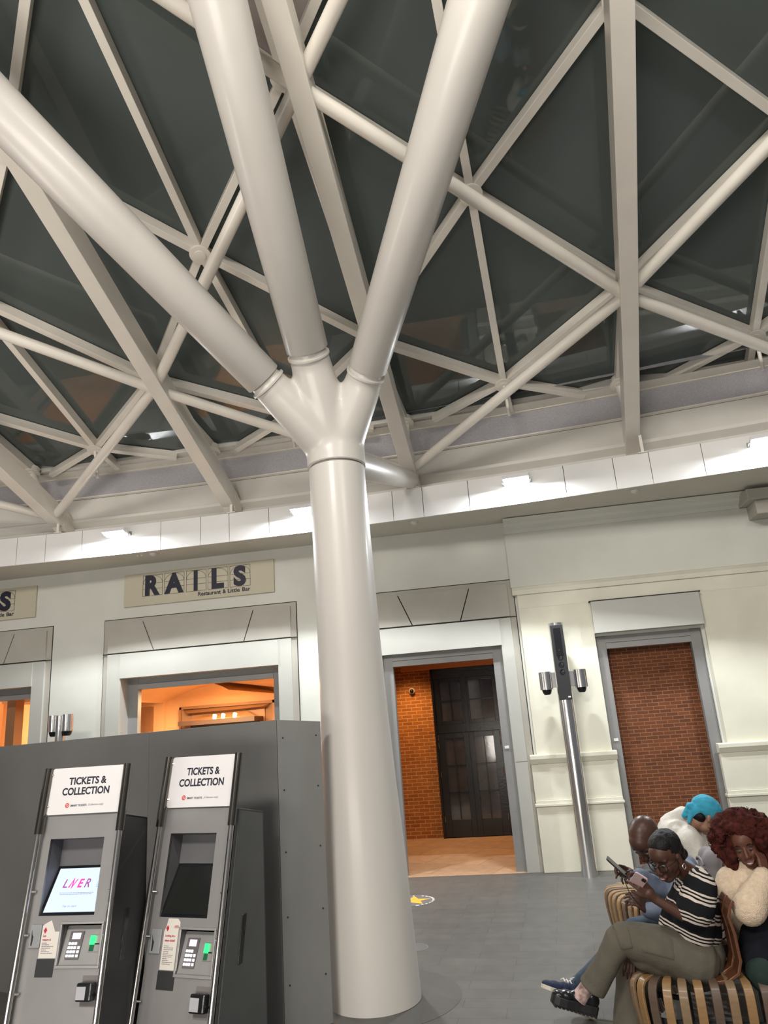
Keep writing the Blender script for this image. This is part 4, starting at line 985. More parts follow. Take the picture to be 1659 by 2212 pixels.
# ================================================================== people
def skin(name, c, rough=.45): 
    m = mat(name, c, rough, 0, .08, 14, .05, 160, spec=.3); 
    return m
skin_w = skin('skin_deep', (.066, .030, .020)); skin_m = skin('skin_dark', (.062, .031, .023), .38); skin_l = skin('skin_light', (.30, .165, .11)); skin_r = skin('skin_brown', (.105, .042, .026))
hair_black = mat('hair_black', (.007, .006, .006), .5, 0, .3, 30, .5, 140, stretch=(1, 1, .4), spec=.2)
hair_red = mat('hair_auburn', (.050, .011, .008), .9, 0, .6, 34, .6, 200, spec=.15)
lip = mat('lip', (.11, .034, .030), .45); teeth = mat('teeth', (.50, .46, .41), .35); eye_w = mat('eye_white', (.085, .072, .066), .4); eye_d = mat('eye_dark', (.01, .008, .007), .15)
khaki = mat('khaki_cloth', (.105, .095, .074), .9, 0, .09, 10, .22, 90, spec=.1); denim = mat('denim_dark', (.022, .045, .068), .85, 0, .15, 20, .15, 200)
blue_cloth = mat('pale_blue_cloth', (.16, .195, .27), .85, 0, .06, 10, .15, 60); white_cloth = mat('cream_nylon', (.54, .51, .45), .6, 0, .06, 8, .9, 16)
teal_cloth = mat('turquoise_cloth', (.03, .30, .44), .8, 0, .12, 14, .3, 34, stretch=(1, .4, 1)); fuzzy = mat('cream_wool', (.66, .52, .38), .95, 0, .10, 40, .8, 170)
dark_cloth = mat('black_cloth', (.009, .010, .014), .9, 0, .2, 10, .2, 50, spec=.1); green_cloth = mat('dark_green_cloth', (.022, .036, .032), .85, 0, .3, 6, .2, 30, spec=.12)
def stripes():
    m, nt, b = nodes_of('striped_knit'); N, L = nt.nodes, nt.links
    tc = N.new('ShaderNodeTexCoord'); sp = N.new('ShaderNodeSeparateXYZ'); L.new(tc.outputs['Object'], sp.inputs[0])
    def M(op, a, c): 
        q = N.new('ShaderNodeMath'); q.operation = op
        for i, v in enumerate((a, c)):
            if isinstance(v, (int, float)): q.inputs[i].default_value = v
            else: L.new(v, q.inputs[i])
        return q.outputs[0]
    nz = N.new('ShaderNodeTexNoise'); nz.inputs['Scale'].default_value = 9; L.new(tc.outputs['Object'], nz.inputs['Vector'])
    c = M('ADD', sp.outputs['Z'], M('MULTIPLY', sp.outputs['X'], .38)); c = M('ADD', c, M('MULTIPLY', nz.outputs['Fac'], .03))
    fr = M('FRACT', M('ADD', M('DIVIDE', c, .118), .30), 0)
    rp = N.new('ShaderNodeValToRGB'); rp.color_ramp.interpolation = 'CONSTANT'
    bl, cr = (.012, .012, .014, 1), (.55, .48, .42, 1); e = rp.color_ramp.elements
    e[0].position = 0; e[0].color = bl; e[1].position = .40; e[1].color = cr
    for p_, c_ in ((.52, bl), (.60, cr), (.68, bl), (.76, cr), (.84, bl)): q = e.new(p_); q.color = c_
    L.new(fr, rp.inputs[0]); L.new(rp.outputs[0], b.inputs['Base Color']); b.inputs['Roughness'].default_value = .95; b.inputs['Specular IOR Level'].default_value = .08
    n2 = N.new('ShaderNodeTexNoise'); n2.inputs['Scale'].default_value = 160; L.new(tc.outputs['Object'], n2.inputs['Vector'])
    bp = N.new('ShaderNodeBump'); bp.inputs['Strength'].default_value = .3; bp.inputs['Distance'].default_value = .005; L.new(n2.outputs['Fac'], bp.inputs['Height']); L.new(bp.outputs[0], b.inputs['Normal'])
    return m
striped = stripes()
class HF:
    def __init__(s, c, f, u, sc=1.0):
        s.c = Vector(c); s.f = Vector(f).normalized(); u = Vector(u); s.u = (u - s.f * u.dot(s.f)).normalized(); s.l = s.u.cross(s.f); s.k = sc
        s.M = Matrix((s.f, s.l, s.u)).transposed()
    def __call__(s, f, l, u): return s.c + (s.f * f + s.l * l + s.u * u) * s.k
    def ell(s, mb, f, l, u, r, seg=24): mb.ell(s(f, l, u), [q * s.k for q in r], s.M, seg, 14)
def head_shape(mb, h):
    h.ell(mb, -.012, 0, .038, (.096, .076, .088)); h.ell(mb, .028, 0, -.022, (.066, .063, .080)); h.ell(mb, .045, 0, .045, (.052, .060, .055))
    h.ell(mb, .052, 0, -.088, (.034, .034, .026)); h.ell(mb, .020, 0, -.075, (.048, .054, .034))
    for s_ in (-1, 1):
        h.ell(mb, .060, .034 * s_, -.028, (.028, .024, .026)); h.ell(mb, -.004, .077 * s_, -.006, (.017, .008, .030)); h.ell(mb, .002, .078 * s_, -.026, (.010, .007, .012))
        h.ell(mb, .101, .0125 * s_, -.036, (.010, .009, .008))
        mb.caps(h(.084, .012 * s_, .024), h(.074, .046 * s_, .024), .009 * h.k, .008 * h.k, 12)
    mb.caps(h(.090, 0, .012), h(.110, 0, -.030), .008 * h.k, .0125 * h.k, 14); h.ell(mb, .082, 0, -.062, (.018, .028, .018))
def face_parts(par, h, smile=True, teeth_on=True, hair=hair_black):
    for s_ in (-1, 1):
        e_ = MB(); h.ell(e_, .0835, .031 * s_, .003, (.0092, .0135, .0050), 16); eo = e_.build('eye', eye_w, par, smooth=True)
        e_ = MB(); h.ell(e_, .0915, .032 * s_, .001, (.0032, .0062, .0052), 12); e_.build('iris', eye_d, eo, smooth=True)
        e_ = MB(); e_.rings([h(.090, .016 * s_, .026), h(.092, .032 * s_, .032), h(.080, .050 * s_, .026)], [.0022 * h.k, .0034 * h.k, .0018 * h.k], 8); e_.build('eyebrow', hair, par, smooth=True)
    up = .012 if smile else .0
    for nm, dz, r_, m_ in (('upper_lip', .0055, .0042, lip), ('lower_lip', -.0085 if smile else -.004, .0052, lip)):
        q = MB(); q.rings([h(.090, -.030, -.063 + up * .8), h(.0985, -.016, -.065 + dz * .6), h(.102, 0, -.066 + dz), h(.0985, .016, -.065 + dz * .6), h(.090, .030, -.063 + up * .8)], [.0015 * h.k, r_ * .8 * h.k, r_ * h.k, r_ * .8 * h.k, .0015 * h.k], 10); q.build(nm, m_, par, smooth=True)
    if teeth_on:
        q = MB(); q.rings([h(.090, -.020, -.0635), h(.0985, -.010, -.0675), h(.1005, 0, -.0685), h(.0985, .010, -.0675), h(.090, .020, -.0635)], [.0025 * h.k, .0042 * h.k, .0046 * h.k, .0042 * h.k, .0025 * h.k], 10); q.build('teeth', teeth, par, smooth=True)
def hand(mb, w, d, n, curl=(.5, .7, .7), side=1, k=1.0, spread=.12, thumb=(.55, .75, .3), curls=None):
    w = Vector(w); d = Vector(d).normalized(); n = Vector(n); n = (n - d * n.dot(d)).normalized(); s = d.cross(n) * side
    mb.caps(w - d * .03 * k, w + d * .02 * k, .023 * k, .025 * k, 14)
    for o in (-.027, -.009, .009, .027): mb.caps(w + d * .012 * k + s * o * .75 * k, w + d * .080 * k + s * o * k, .0145 * k, .0115 * k, 12)
    for i, (o, L) in enumerate(zip((.030, .0105, -.009, -.0275), (.072, .080, .074, .058))):
        cc = curls[i] if curls else curl; p = w + d * .084 * k + s * o * k; ang = 0; dd = (d + s * spread * o / .03).normalized()
        for j, f in enumerate((.46, .31, .25)):
            ang += cc[j]; q = p + (dd * math.cos(ang) + n * math.sin(ang)) * L * f * k
            mb.caps(p, q, (.0088 - .0008 * j) * k, (.0082 - .0008 * j) * k, 10); p = q
    p = w + d * .022 * k + s * .026 * k; a, b_, c = thumb; td = (d * a + s * b_ + n * c).normalized()
    q = p + td * .036 * k; mb.caps(p, q, .0135 * k, .0105 * k, 12); td = (td * .7 + d * .5 + n * .25).normalized(); r = q + td * .030 * k; mb.caps(q, r, .0105 * k, .0088 * k, 12); mb.caps(r, r + td * .020 * k, .0088 * k, .0075 * k, 10)
def chain(mb, pts, rs, seg=18):
    for i in range(len(pts) - 1): mb.caps(pts[i], pts[i + 1], rs[i], rs[i + 1], seg)
def folds(amp, sc, st=(1, 1, 1), seed=0):
    def f(co, no):
        v = Vector((co.x * sc * st[0] + seed, co.y * sc * st[1], co.z * sc * st[2])); a = noise.noise(v); b_ = noise.noise(v * 2.3)
        return amp * ((1 - abs(a) * 2.2) * .8 + b_ * .35)
    return f
def person(label, loc):
    return thing('person', label, 'person', loc)

# ---------------- woman in the striped top, near end of the bench
W = person('person in a black and cream striped top and khaki trousers with crossed legs', (.85, 4.88, .0))
hipN, hipF = at(1500, 2072, 4.80), at(1500, 2066, 5.0)
knN, ankN = at(1345, 2028, 4.76), at(1262, 2140, 4.80)
knF = at(1362, 2098, 4.97); ankF = Vector((knF.x - .05, knF.y - .02, .10))
pel = at(1508, 2062, 4.9); wai = at(1508, 2005, 4.9); che = at(1503, 1945, 4.9); upc = at(1502, 1903, 4.9); nk = at(1482, 1882, 4.88)
hw = HF(at(1440, 1850, 4.80), (-.62, -.58, -.38), (-.25, -.26, .90), 1.06)
shN, elN, wrN = at(1516, 1905, 4.74), at(1503, 1993, 4.66), at(1413, 1941, 4.66)
shF, elF, wrF = at(1492, 1905, 5.06), at(1455, 2005, 5.04), at(1365, 2052, 4.90)
sk = MB(); head_shape(sk, hw)
chain(sk, [nk, hw(-.025, 0, -.055)], [.052, .050]); chain(sk, [pel, wai, che, upc, nk], [.115, .10, .105, .085, .055])
chain(sk, [upc, shN], [.06, .045]); chain(sk, [upc, shF], [.06, .045]); chain(sk, [shN, elN, wrN], [.043, .036, .024]); chain(sk, [shF, elF, wrF], [.043, .036, .024])
chain(sk, [hipN, knN, ankN], [.075, .052, .035]); chain(sk, [hipF, knF, ankF], [.075, .052, .035])
hd = (at(1385, 1912, 4.63) - wrN).normalized()
hand(sk, wrN + hd * .02, (hd * .7 + Vector((-.3, .0, .35))), (-.35, .75, .2), curls=((.35, .5, .4), (.55, .7, .5), (.7, .8, .6), (.8, .9, .6)), side=1, k=.98, thumb=(.7, .45, -.1))
hand(sk, wrF, at(1358, 2095, 4.86) - wrF, (.3, .5, .2), curl=(.25, .35, .3), side=-1, k=.95)
body = remesh(sk, 'body', skin_w, W, .0042, 4, .5)
face_parts(W, hw)
# hair: smooth cap drawn back into a low knot
hr = MB(); hw.ell(hr, -.026, 0, .050, (.093, .083, .086)); hw.ell(hr, -.070, 0, -.002, (.052, .062, .062)); hw.ell(hr, -.092, 0, -.045, (.040, .042, .045)); hw.ell(hr, .002, 0, .076, (.074, .070, .058))
hw.ell(hr, -.115, .0, -.055, (.036, .038, .034))
remesh(hr, 'hair', hair_black, W, .006, 3, .5, disp=lambda co, no: .0022 * noise.noise(Vector((co.x * 60, co.y * 60, co.z * 25))))
gl_ = MB()
for s_ in (-1, 1):
    c0 = hw(.102, .034 * s_, -.004); pts = []
    for i in range(25): a = 2 * PI * i / 24; pts.append(c0 + hw.l * math.cos(a) * .0265 + hw.u * math.sin(a) * .024 - hw.f * (abs(math.cos(a)) if math.cos(a) * s_ > 0 else 0) * .010)
    gl_.rings(pts, .0027, 8, cap=False); gl_.rings([hw(.094, .060 * s_, .002), hw(.04, .079 * s_, .006), hw(-.01, .083 * s_, .004)], .0017, 8)
gl_.rings([hw(.105, -.0085, .002), hw(.108, 0, .005), hw(.105, .0085, .002)], .0017, 8)
gl_.build('glasses', black_gloss, W, smooth=True)
er = MB(); c0 = hw(.0, .089, -.046); pts = [c0 + hw.f * math.cos(a) * .013 + hw.u * math.sin(a) * .014 for a in [2 * PI * i / 20 for i in range(21)]]; er.rings(pts, .0028, 8, cap=False); er.build('earring', mat('silver', (.75, .72, .68), .2, 1.0), W, smooth=True)
# boxy top
tp = MB(); chain(tp, [at(1502, 2012, 4.9), at(1500, 1985, 4.9), at(1502, 1945, 4.9), at(1505, 1910, 4.9)], [.140, .138, .132, .10], 28)
for Y in (4.80, 5.0): chain(tp, [at(1498, 2008, Y), at(1500, 1950, Y), at(1508, 1912, Y)], [.110, .108, .075], 24)
chain(tp, [at(1455, 2005, 4.88), at(1480, 1950, 4.88)], [.085, .10], 20)
chain(tp, [at(1512, 1903, 4.80), at(1516, 1915, 4.73), at(1500, 1965, 4.68)], [.070, .085, .098], 26); chain(tp, [at(1495, 1903, 5.0), at(1485, 1925, 5.06), at(1470, 1975, 5.05)], [.07, .085, .095], 26)
cutd = (at(1492, 1990, 4.66) - at(1512, 1915, 4.73)).normalized()
remesh(tp, 'striped_top', striped, W, .008, 8, .6, disp=folds(.006, 9, (1, 1, .5), 3), planes=[(at(1500, 2030, 4.9), Vector((-.05, 0, -1)))])
# trousers
tr = MB(); chain(tr, [at(1512, 2060, 4.9), at(1500, 2085, 4.9)], [.140, .135], 26)
chain(tr, [hipN, at(1430, 2048, 4.78), knN + Vector((.01, 0, .005))], [.132, .112, .088], 26); chain(tr, [at(1470, 2075, 4.83), at(1390, 2060, 4.80)], [.11, .085], 22)
ln_ = MB(); chain(ln_, [knN.lerp(hipN, .08), at(1338, 2030, 4.76), at(1314, 2075, 4.77), at(1285, 2125, 4.80), at(1268, 2150, 4.80)], [.078, .078, .066, .072, .074], 26)
chain(tr, [hipF, knF + Vector((.02, 0, .0)), knF.lerp(ankF, .5), Vector((ankF.x, ankF.y, .10))], [.12, .096, .088, .098], 26)
hemd = (at(1278, 2133, 4.80) - at(1312, 2072, 4.77)).normalized()
remesh(ln_, 'trouser_leg', khaki, W, .007, 7, .6, disp=folds(.005, 9, (1, 1, .7), 23), planes=[(at(1279, 2132, 4.80), hemd)])
trs = remesh(tr, 'trousers', khaki, W, .008, 8, .6, disp=folds(.0055, 8, (1, 1, 1), 11))
from mathutils.bvhtree import BVHTree
def bvh_of(o):
    me = o.data; off = Vector(o['_org']); return BVHTree.FromPolygons([v.co + off for v in me.vertices], [tuple(p.vertices) for p in me.polygons])
bv = bvh_of(trs)
def patch(bv, quad, name, m, par, out=.004, n=10, dirv=(0, 1, 0)):
    a, b_, c, d = [Vector(q) for q in quad]; dv = Vector(dirv).normalized(); rows = []
    for i in range(n + 1):
        r_ = []
        for j in range(n + 1):
            q = a.lerp(b_, j / n).lerp(d.lerp(c, j / n), i / n); hit = bv.ray_cast(q - dv * 1.0, dv)
            edge = i in (0, n) or j in (0, n)
            r_.append((hit[0] if hit[0] else q) - dv * (-.004 if edge else out))
        rows.append(r_)
    return MB().strip(rows).build(name, m, par, smooth=True, ang=60)
patch(bv, [at(1382, 2006, 4.7), at(1455, 2024, 4.7), at(1458, 2074, 4.7), at(1380, 2054, 4.7)], 'cargo_pocket', khaki, W, .007)
patch(bv, [at(1324, 2004, 4.7), at(1358, 1998, 4.7), at(1368, 2048, 4.7), at(1340, 2056, 4.7)], 'knee_patch', khaki, W, .006)
# sock and chunky loafer
so_ = mat('sock_pattern', (.36, .25, .23), .9, 0, .65, 26, .3, 120)
MB().rings([at(1272, 2128, 4.80), at(1258, 2146, 4.80), at(1250, 2158, 4.80)], [.042, .040, .046], 20).build('sock', so_, W, smooth=True)
def shoe(heel, toe, upn, upper, sole, par, k=1.0, chunky=.042, name='shoe', collar=True, ridges=False):
    heel, toe = Vector(heel), Vector(toe); d = (toe - heel).normalized(); L = (toe - heel).length; u = Vector(upn); u = (u - d * u.dot(d)).normalized(); s_ = d.cross(u)
    out = [(0, .030), (.06, .040), (.2, .042), (.4, .038), (.55, .042), (.72, .050), (.88, .046), (.97, .030), (1, .012)]
    ring = [heel + d * L * t + s_ * w_ * k for t, w_ in out] + [heel + d * L * t - s_ * w_ * k for t, w_ in reversed(out)]
    up_ = MB(); M3 = Matrix((d, s_, u)).transposed()
    for t, w_, h_ in ((.14, .036, .045), (.3, .036, .043), (.5, .036, .036), (.7, .042, .030), (.84, .040, .024)): up_.ell(heel + d * L * t + u * (h_ * .75 + chunky * .6) * k, (L * .17, w_ * k, h_ * k), M3, 20, 12)
    if collar: up_.caps(heel + d * L * .16 + u * .05 * k, heel + d * L * .15 + u * .092 * k, .038 * k, .036 * k, 18)
    o = remesh(up_, name, upper, par, .006, 4, .5, planes=[(heel + u * chunky * .5, -u)])
    so2 = MB().prism(ring, (0, 0, 0), u * chunky).build('sole', sole, o, bevel=.004)
    if ridges:
        rg = MB()
        for i in range(11): c = heel + d * L * (.05 + .088 * i) ; rg.obox(c - u * .004, d * .007, s_ * .040 * k, u * .007)
        rg.build('tread', sole, o)
    return o
sh = shoe(at(1287, 2190, 4.84), at(1190, 2163, 4.76), (.15, -.05, 1), black_gloss, black_matt, W, 1.0, .045, 'loafer', ridges=True)
sh2 = shoe((ankF.x + .07, ankF.y + .02, .002), (ankF.x - .21, ankF.y - .03, .002), (0, 0, 1), black_gloss, black_matt, W, 1.0, .045, 'loafer', ridges=True)
# phone held up
def phone(c, X, Y, label, colm, k=1.0, cam_=True):
    X = Vector(X).normalized(); Y = Vector(Y); Y = (Y - X * Y.dot(X)).normalized(); N = X.cross(Y); c = Vector(c)
    t = thing('mobile_phone', label, 'phone', c)
    MB().prism([c + X * a + Y * b_ for a, b_ in rounded(.072 * k, .148 * k, .012)], N * -.004, N * .004).build('case', colm, t, bevel=.0015)
    MB().prism([c + X * a + Y * b_ for a, b_ in rounded(.066 * k, .142 * k, .009)], N * .0035, N * .0046).build('glass_screen', black_gloss, t)
    if cam_: MB().prism([c + X * (a - .020) + Y * (b_ + .048) for a, b_ in rounded(.024, .030, .007)], N * -.0065, N * -.004).build('camera_lens', black_gloss, t)
    return t
pc = at(1379, 1905, 4.60)
phone(pc + Vector((0, .015, 0)), (-.80, .1, .55), (-.45, -.35, .70), 'pink and silver phone held by the person in the striped top', mat('phone_pink', (.58, .42, .42), .3, .2, .03))
pts = [at(1348, 1898, 4.66), at(1358, 1925, 4.68), at(1372, 1945, 4.72), at(1385, 1958, 4.8)]
tag(MB().rings(pts, .0022, 8).build('charging_cable', black_matt, None, smooth=True), 'thin black cable hanging down beside the raised phones', 'cable')

# ---------------- man in pale blue, head against the woman's head
Mn = person('bald bearded person in a pale blue top holding a thin black phone', (1.0, 5.35, 0))
hm = HF(at(1397, 1812, 5.12), (-.50, -.42, -.76), (-.42, -.45, .52), 1.12)
pelM, waiM, cheM, upM, nkM = at(1500, 2010, 5.45), at(1496, 1970, 5.42), at(1482, 1915, 5.38), at(1472, 1882, 5.34), at(1445, 1862, 5.28)
sN, eN, wN = at(1486, 1893, 5.16), at(1455, 1980, 5.03), at(1402, 1966, 5.06)
sF, eF, wF = at(1455, 1885, 5.50), at(1436, 1925, 5.36), at(1382, 1893, 5.22)
kM = at(1378, 2012, 5.30); kM2 = at(1390, 2020, 5.5)
sk = MB(); head_shape(sk, hm); chain(sk, [nkM, hm(-.03, 0, -.06)], [.062, .058]); chain(sk, [pelM, waiM, cheM, upM, nkM], [.12, .11, .12, .10, .065]); chain(sk, [upM, sN, eN, wN], [.07, .055, .042, .028]); chain(sk, [upM, sF, eF, wF], [.07, .055, .042, .028])
aM = at(1262, 2125, 5.22); aM2 = Vector((.14, 5.5, .10))
chain(sk, [pelM, kM, aM], [.09, .058, .04]); chain(sk, [pelM, kM2, aM2], [.09, .058, .04])
hand(sk, wN, at(1372, 1942, 5.02) - wN, (.1, .5, -.6), curl=(.5, .6, .5), side=-1, k=1.08)
hand(sk, wF, at(1345, 1884, 5.15) - wF, (-.2, -.25, -.8), curls=((.15, .5, .5), (.5, .9, .7), (.6, 1.0, .8), (.7, 1.0, .8)), side=-1, k=1.08, thumb=(.9, .3, .1))
hand(sk, at(1362, 1884, 5.25), at(1330, 1866, 5.2) - at(1362, 1884, 5.25), (-.1, -.2, -.7), curls=((.2, .3, .3), (.6, .8, .6), (.7, .9, .6), (.8, .9, .6)), side=1, k=.95)
remesh(sk, 'body', skin_m, Mn, .005, 4, .5); face_parts(Mn, hm, smile=False, teeth_on=False)
bd = MB(); hm.ell(bd, .045, 0, -.085, (.046, .055, .040)); hm.ell(bd, .020, 0, -.070, (.050, .062, .040)); remesh(bd, 'beard', hair_black, Mn, .006, 3, .5, disp=lambda co, no: .002 * noise.noise(co * 120))
tp = MB(); chain(tp, [pelM, waiM, cheM, upM], [.145, .14, .15, .115], 26); chain(tp, [upM, sN, eN, wN], [.09, .078, .062, .046], 22); chain(tp, [upM, sF, eF, wF], [.09, .078, .062, .046], 22); chain(tp, [upM, nkM], [.09, .068])
remesh(tp, 'pale_blue_top', blue_cloth, Mn, .009, 7, .6, disp=folds(.006, 9, (1, 1, 1), 31))
jn = MB(); chain(jn, [pelM + Vector((0, 0, -.03)), kM, aM], [.14, .085, .065], 24); chain(jn, [pelM + Vector((0, .1, -.03)), kM2, aM2 + Vector((0, 0, .05))], [.13, .085, .07], 24)
remesh(jn, 'jeans', denim, Mn, .009, 6, .6, disp=folds(.004, 10, (1, 1, 1), 5))
navy = mat('navy_suede', (.012, .020, .055), .8, 0, .1, 10); gum = mat('cream_rubber', (.50, .46, .38), .6)
for hp, tpx, uu in ((at(1262, 2168, 5.20), at(1170, 2134, 5.08), (-.35, -.1, .9)), (at(1283, 2203, 5.42), at(1205, 2172, 5.30), (-.35, -.05, .9))):
    s_ = shoe(hp, tpx, uu, navy, gum, Mn, .95, .024, 'sneaker')
    d = (tpx - hp).normalized(); u = Vector(uu); u = (u - d * u.dot(d)).normalized(); l_ = d.cross(u); q = MB()
    for f_ in (.42, .50, .58): q.rings([hp + d * .29 * f_ + u * .078 - l_ * .026, hp + d * .29 * f_ + u * .090, hp + d * .29 * f_ + u * .078 + l_ * .026], .0035, 8)
    q.rings([hp + d * .12 + u * .09, hp + d * .115 + u * .115 - l_ * .03, hp + d * .15 + u * .10 - l_ * .045], .003, 8)
    q.build('laces', sign_white, s_, smooth=True)
phone(at(1332, 1872, 5.12), (.18, .92, .1), (-.62, .0, .62), 'thin black phone held edge-on by the bald person', black_gloss, 1.0, False)

# ---------------- figure in cream jacket and turquoise head wrap
T = person('person in a cream hooded jacket and turquoise head wrap, bending forward with back turned', (1.45, 6.1, 0))
ht = HF(at(1522, 1762, 6.02), (.74, .22, -.58), (.55, .12, .80), 1.02)
pT, wT, cT, uT, nT = at(1500, 1915, 6.2), at(1495, 1885, 6.18), at(1482, 1840, 6.14), at(1478, 1808, 6.12), at(1498, 1786, 6.08)
eT, hT = at(1530, 1865, 5.92), at(1560, 1850, 5.9)
sk = MB(); head_shape(sk, ht); chain(sk, [nT, ht(-.03, 0, -.06)], [.055, .052]); chain(sk, [pT, wT, cT, uT, nT], [.11, .1, .11, .09, .06]); chain(sk, [uT, at(1488, 1815, 5.95), eT, hT], [.07, .05, .04, .028]); chain(sk, [pT, Vector((1.75, 6.0, .5)), Vector((1.78, 5.95, .10))], [.09, .06, .045])
hand(sk, hT, Vector((.8, -.1, .3)), (0, 0, -1), side=1)
remesh(sk, 'body', skin_l, T, .006, 4, .5)
wr = MB(); ht.ell(wr, -.008, 0, .052, (.112, .092, .088)); ht.ell(wr, -.075, 0, -.005, (.045, .06, .055)); ht.ell(wr, .05, 0, .062, (.058, .07, .052))
wr.caps(ht(-.115, .01, .0), ht(-.115, .03, -.075), .026, .020, 14); wr.caps(ht(-.105, -.01, .0), ht(-.085, -.01, -.10), .024, .012, 14); ht.ell(wr, -.12, 0, .0, (.026, .03, .026))
remesh(wr, 'head_wrap', teal_cloth, T, .006, 4, .5, disp=folds(.003, 26, (.5, 1, 1), 2))
hb_ = MB(); ht.ell(hb_, -.045, .0, -.03, (.05, .076, .045)); remesh(hb_, 'hair', hair_black, T, .007, 2, .5)
jk = MB(); chain(jk, [pT, wT, cT, uT], [.15, .15, .165, .14], 26); jk.ell(at(1466, 1795, 6.14), (.15, .17, .10)); chain(jk, [at(1450, 1782, 6.14), at(1478, 1768, 6.12), at(1496, 1775, 6.08)], [.075, .075, .05], 20)
chain(jk, [uT, at(1490, 1818, 5.97), at(1512, 1862, 5.92), at(1545, 1858, 5.9)], [.11, .095, .085, .06], 22); chain(jk, [uT, at(1510, 1815, 6.25), at(1545, 1822, 6.2), at(1560, 1800, 6.15)], [.10, .08, .07, .05], 22)
remesh(jk, 'hooded_jacket', white_cloth, T, .010, 6, .6, disp=folds(.014, 9, (1, 1, .8), 17))
bl = MB(); chain(bl, [pT + Vector((0, 0, -.02)), Vector((1.75, 6.0, .52)), Vector((1.78, 5.95, .12))], [.145, .095, .08]); remesh(bl, 'trousers', dark_cloth, T, .01, 5, .6)
shoe((1.72, 6.0, .002), (2.0, 5.95, .002), (0, 0, 1), black_matt, black_matt, T, 1, .03)
bt = thing('drink_bottle', 'small drink bottle with an orange cap beside the turquoise head wrap', 'bottle', at(1545, 1800, 5.7)); q = at(1545, 1803, 5.7)
MB().lathe(q, [(.016, -.10), (.028, -.09), (.028, -.02), (.018, .0)], 24).build('bottle_body', mat('bottle_pale', (.6, .5, .42), .3), bt, smooth=True); MB().lathe(q, [(.020, .0), (.020, .03), (.017, .034)], 24).build('orange_cap', mat('cap_orange', (.75, .30, .04), .4), bt, smooth=True)

# ---------------- woman with auburn curls
Rw = person('person with big auburn curly hair in a fuzzy cream jumper, smiling, head on hand', (1.45, 5.0, 0))
hr_ = HF(at(1610, 1826, 4.95), (-.30, -.92, -.16), (-.22, -.08, .96), 1.0)
pR, wR, cR, uR, nR = at(1635, 2060, 5.1), at(1625, 2000, 5.1), at(1612, 1940, 5.08), at(1615, 1900, 5.08), at(1618, 1880, 5.04)
sL, eL, wL = at(1580, 1905, 5.0), at(1586, 1970, 4.95), at(1622, 1995, 4.98)
sR2, eR2, wR2 = at(1655, 1905, 5.05), at(1618, 1962, 4.74), at(1652, 1888, 4.82)
sk = MB(); head_shape(sk, hr_); chain(sk, [nR, hr_(-.025, 0, -.06)], [.05, .048]); chain(sk, [pR, wR, cR, uR, nR], [.11, .09, .10, .08, .055]); chain(sk, [uR, sL, eL, wL], [.06, .045, .036, .025]); chain(sk, [uR, sR2, eR2, wR2], [.06, .045, .036, .025])
hand(sk, wR2, Vector((.1, .35, .9)), (-.4, .7, .1), curl=(.4, .6, .5), side=-1, k=.95); hand(sk, wL, Vector((.8, .3, -.1)), (0, 0, -1), side=1, k=.95)
kR = Vector((1.75, 4.9, .50)); chain(sk, [pR, kR, Vector((1.8, 4.85, .10))], [.09, .06, .04])
remesh(sk, 'body', skin_r, Rw, .005, 4, .5); face_parts(Rw, hr_)
hh = MB(); cH = hr_(-.035, 0, .03)
for i in range(150):
    a = random.uniform(0, 2 * PI); z = random.uniform(-.75, 1); r_ = math.sqrt(max(0, 1 - z * z)); v = Vector((math.cos(a) * r_, math.sin(a) * r_, z))
    p_ = cH + (hr_.f * v.x * .115 + hr_.l * v.y * .165 + hr_.u * v.z * .135) - hr_.f * .01
    loc_ = p_ - hr_.c; ff, ll, uu = loc_.dot(hr_.f), loc_.dot(hr_.l), loc_.dot(hr_.u)
    if ff > .035 and abs(ll) < .075 and uu < .062: continue
    hh.ell(p_, random.uniform(.026, .042), None, 10, 7)
hr_.ell(hh, -.055, 0, .025, (.10, .13, .12)); 
for s_ in (-1, 1):
    for j in range(6): hh.ell(hr_(-.02 + .008 * j, s_ * (.105 + .012 * math.sin(j * 2)), .05 - .03 * j), .045 - .002 * j, None, 12, 8)
for j in range(4): hh.ell(hr_(-.03, .09 + .006 * j, -.09 - .03 * j), .045 - .006 * j, None, 12, 8)
remesh(hh, 'curly_hair', hair_red, Rw, .007, 1, .4, disp=lambda co, no: .010 * noise.noise(co * 42) + .005 * noise.noise(co * 95))
cl = MB()
for i in range(190):
    a = random.uniform(0, 2 * PI); z = random.uniform(-.6, 1); r_ = math.sqrt(max(0, 1 - z * z)); v = Vector((math.cos(a) * r_, math.sin(a) * r_, z))
    o_ = (hr_.f * v.x * .125 + hr_.l * v.y * .178 + hr_.u * v.z * .146); p_ = cH + o_ - hr_.f * .01
    loc_ = p_ - hr_.c
    if loc_.dot(hr_.f) > .03 and abs(loc_.dot(hr_.l)) < .085 and loc_.dot(hr_.u) < .085: continue
    ax = (o_.normalized() + Vector((random.uniform(-.6, .6), random.uniform(-.6, .6), random.uniform(-.9, .2)))).normalized(); x_ = ax.orthogonal().normalized(); y_ = ax.cross(x_); ph = random.uniform(0, 6)
    pts = [p_ - ax * .03 + ax * t * .012 + (x_ * math.cos(ph + t * 1.5) + y_ * math.sin(ph + t * 1.5)) * .008 for t in range(6)]
    cl.rings(pts, [.0035, .004, .004, .0035, .003, .0015], 5)
cl.build('loose_curls', hair_red, Rw, smooth=True, kind='stuff')
sw = MB(); chain(sw, [at(1625, 1990, 5.08), at(1618, 1950, 5.08), at(1615, 1905, 5.06)], [.15, .15, .12], 26); chain(sw, [uR, sL, at(1574, 1935, 4.96), eL, wL], [.10, .088, .085, .082, .062], 22)
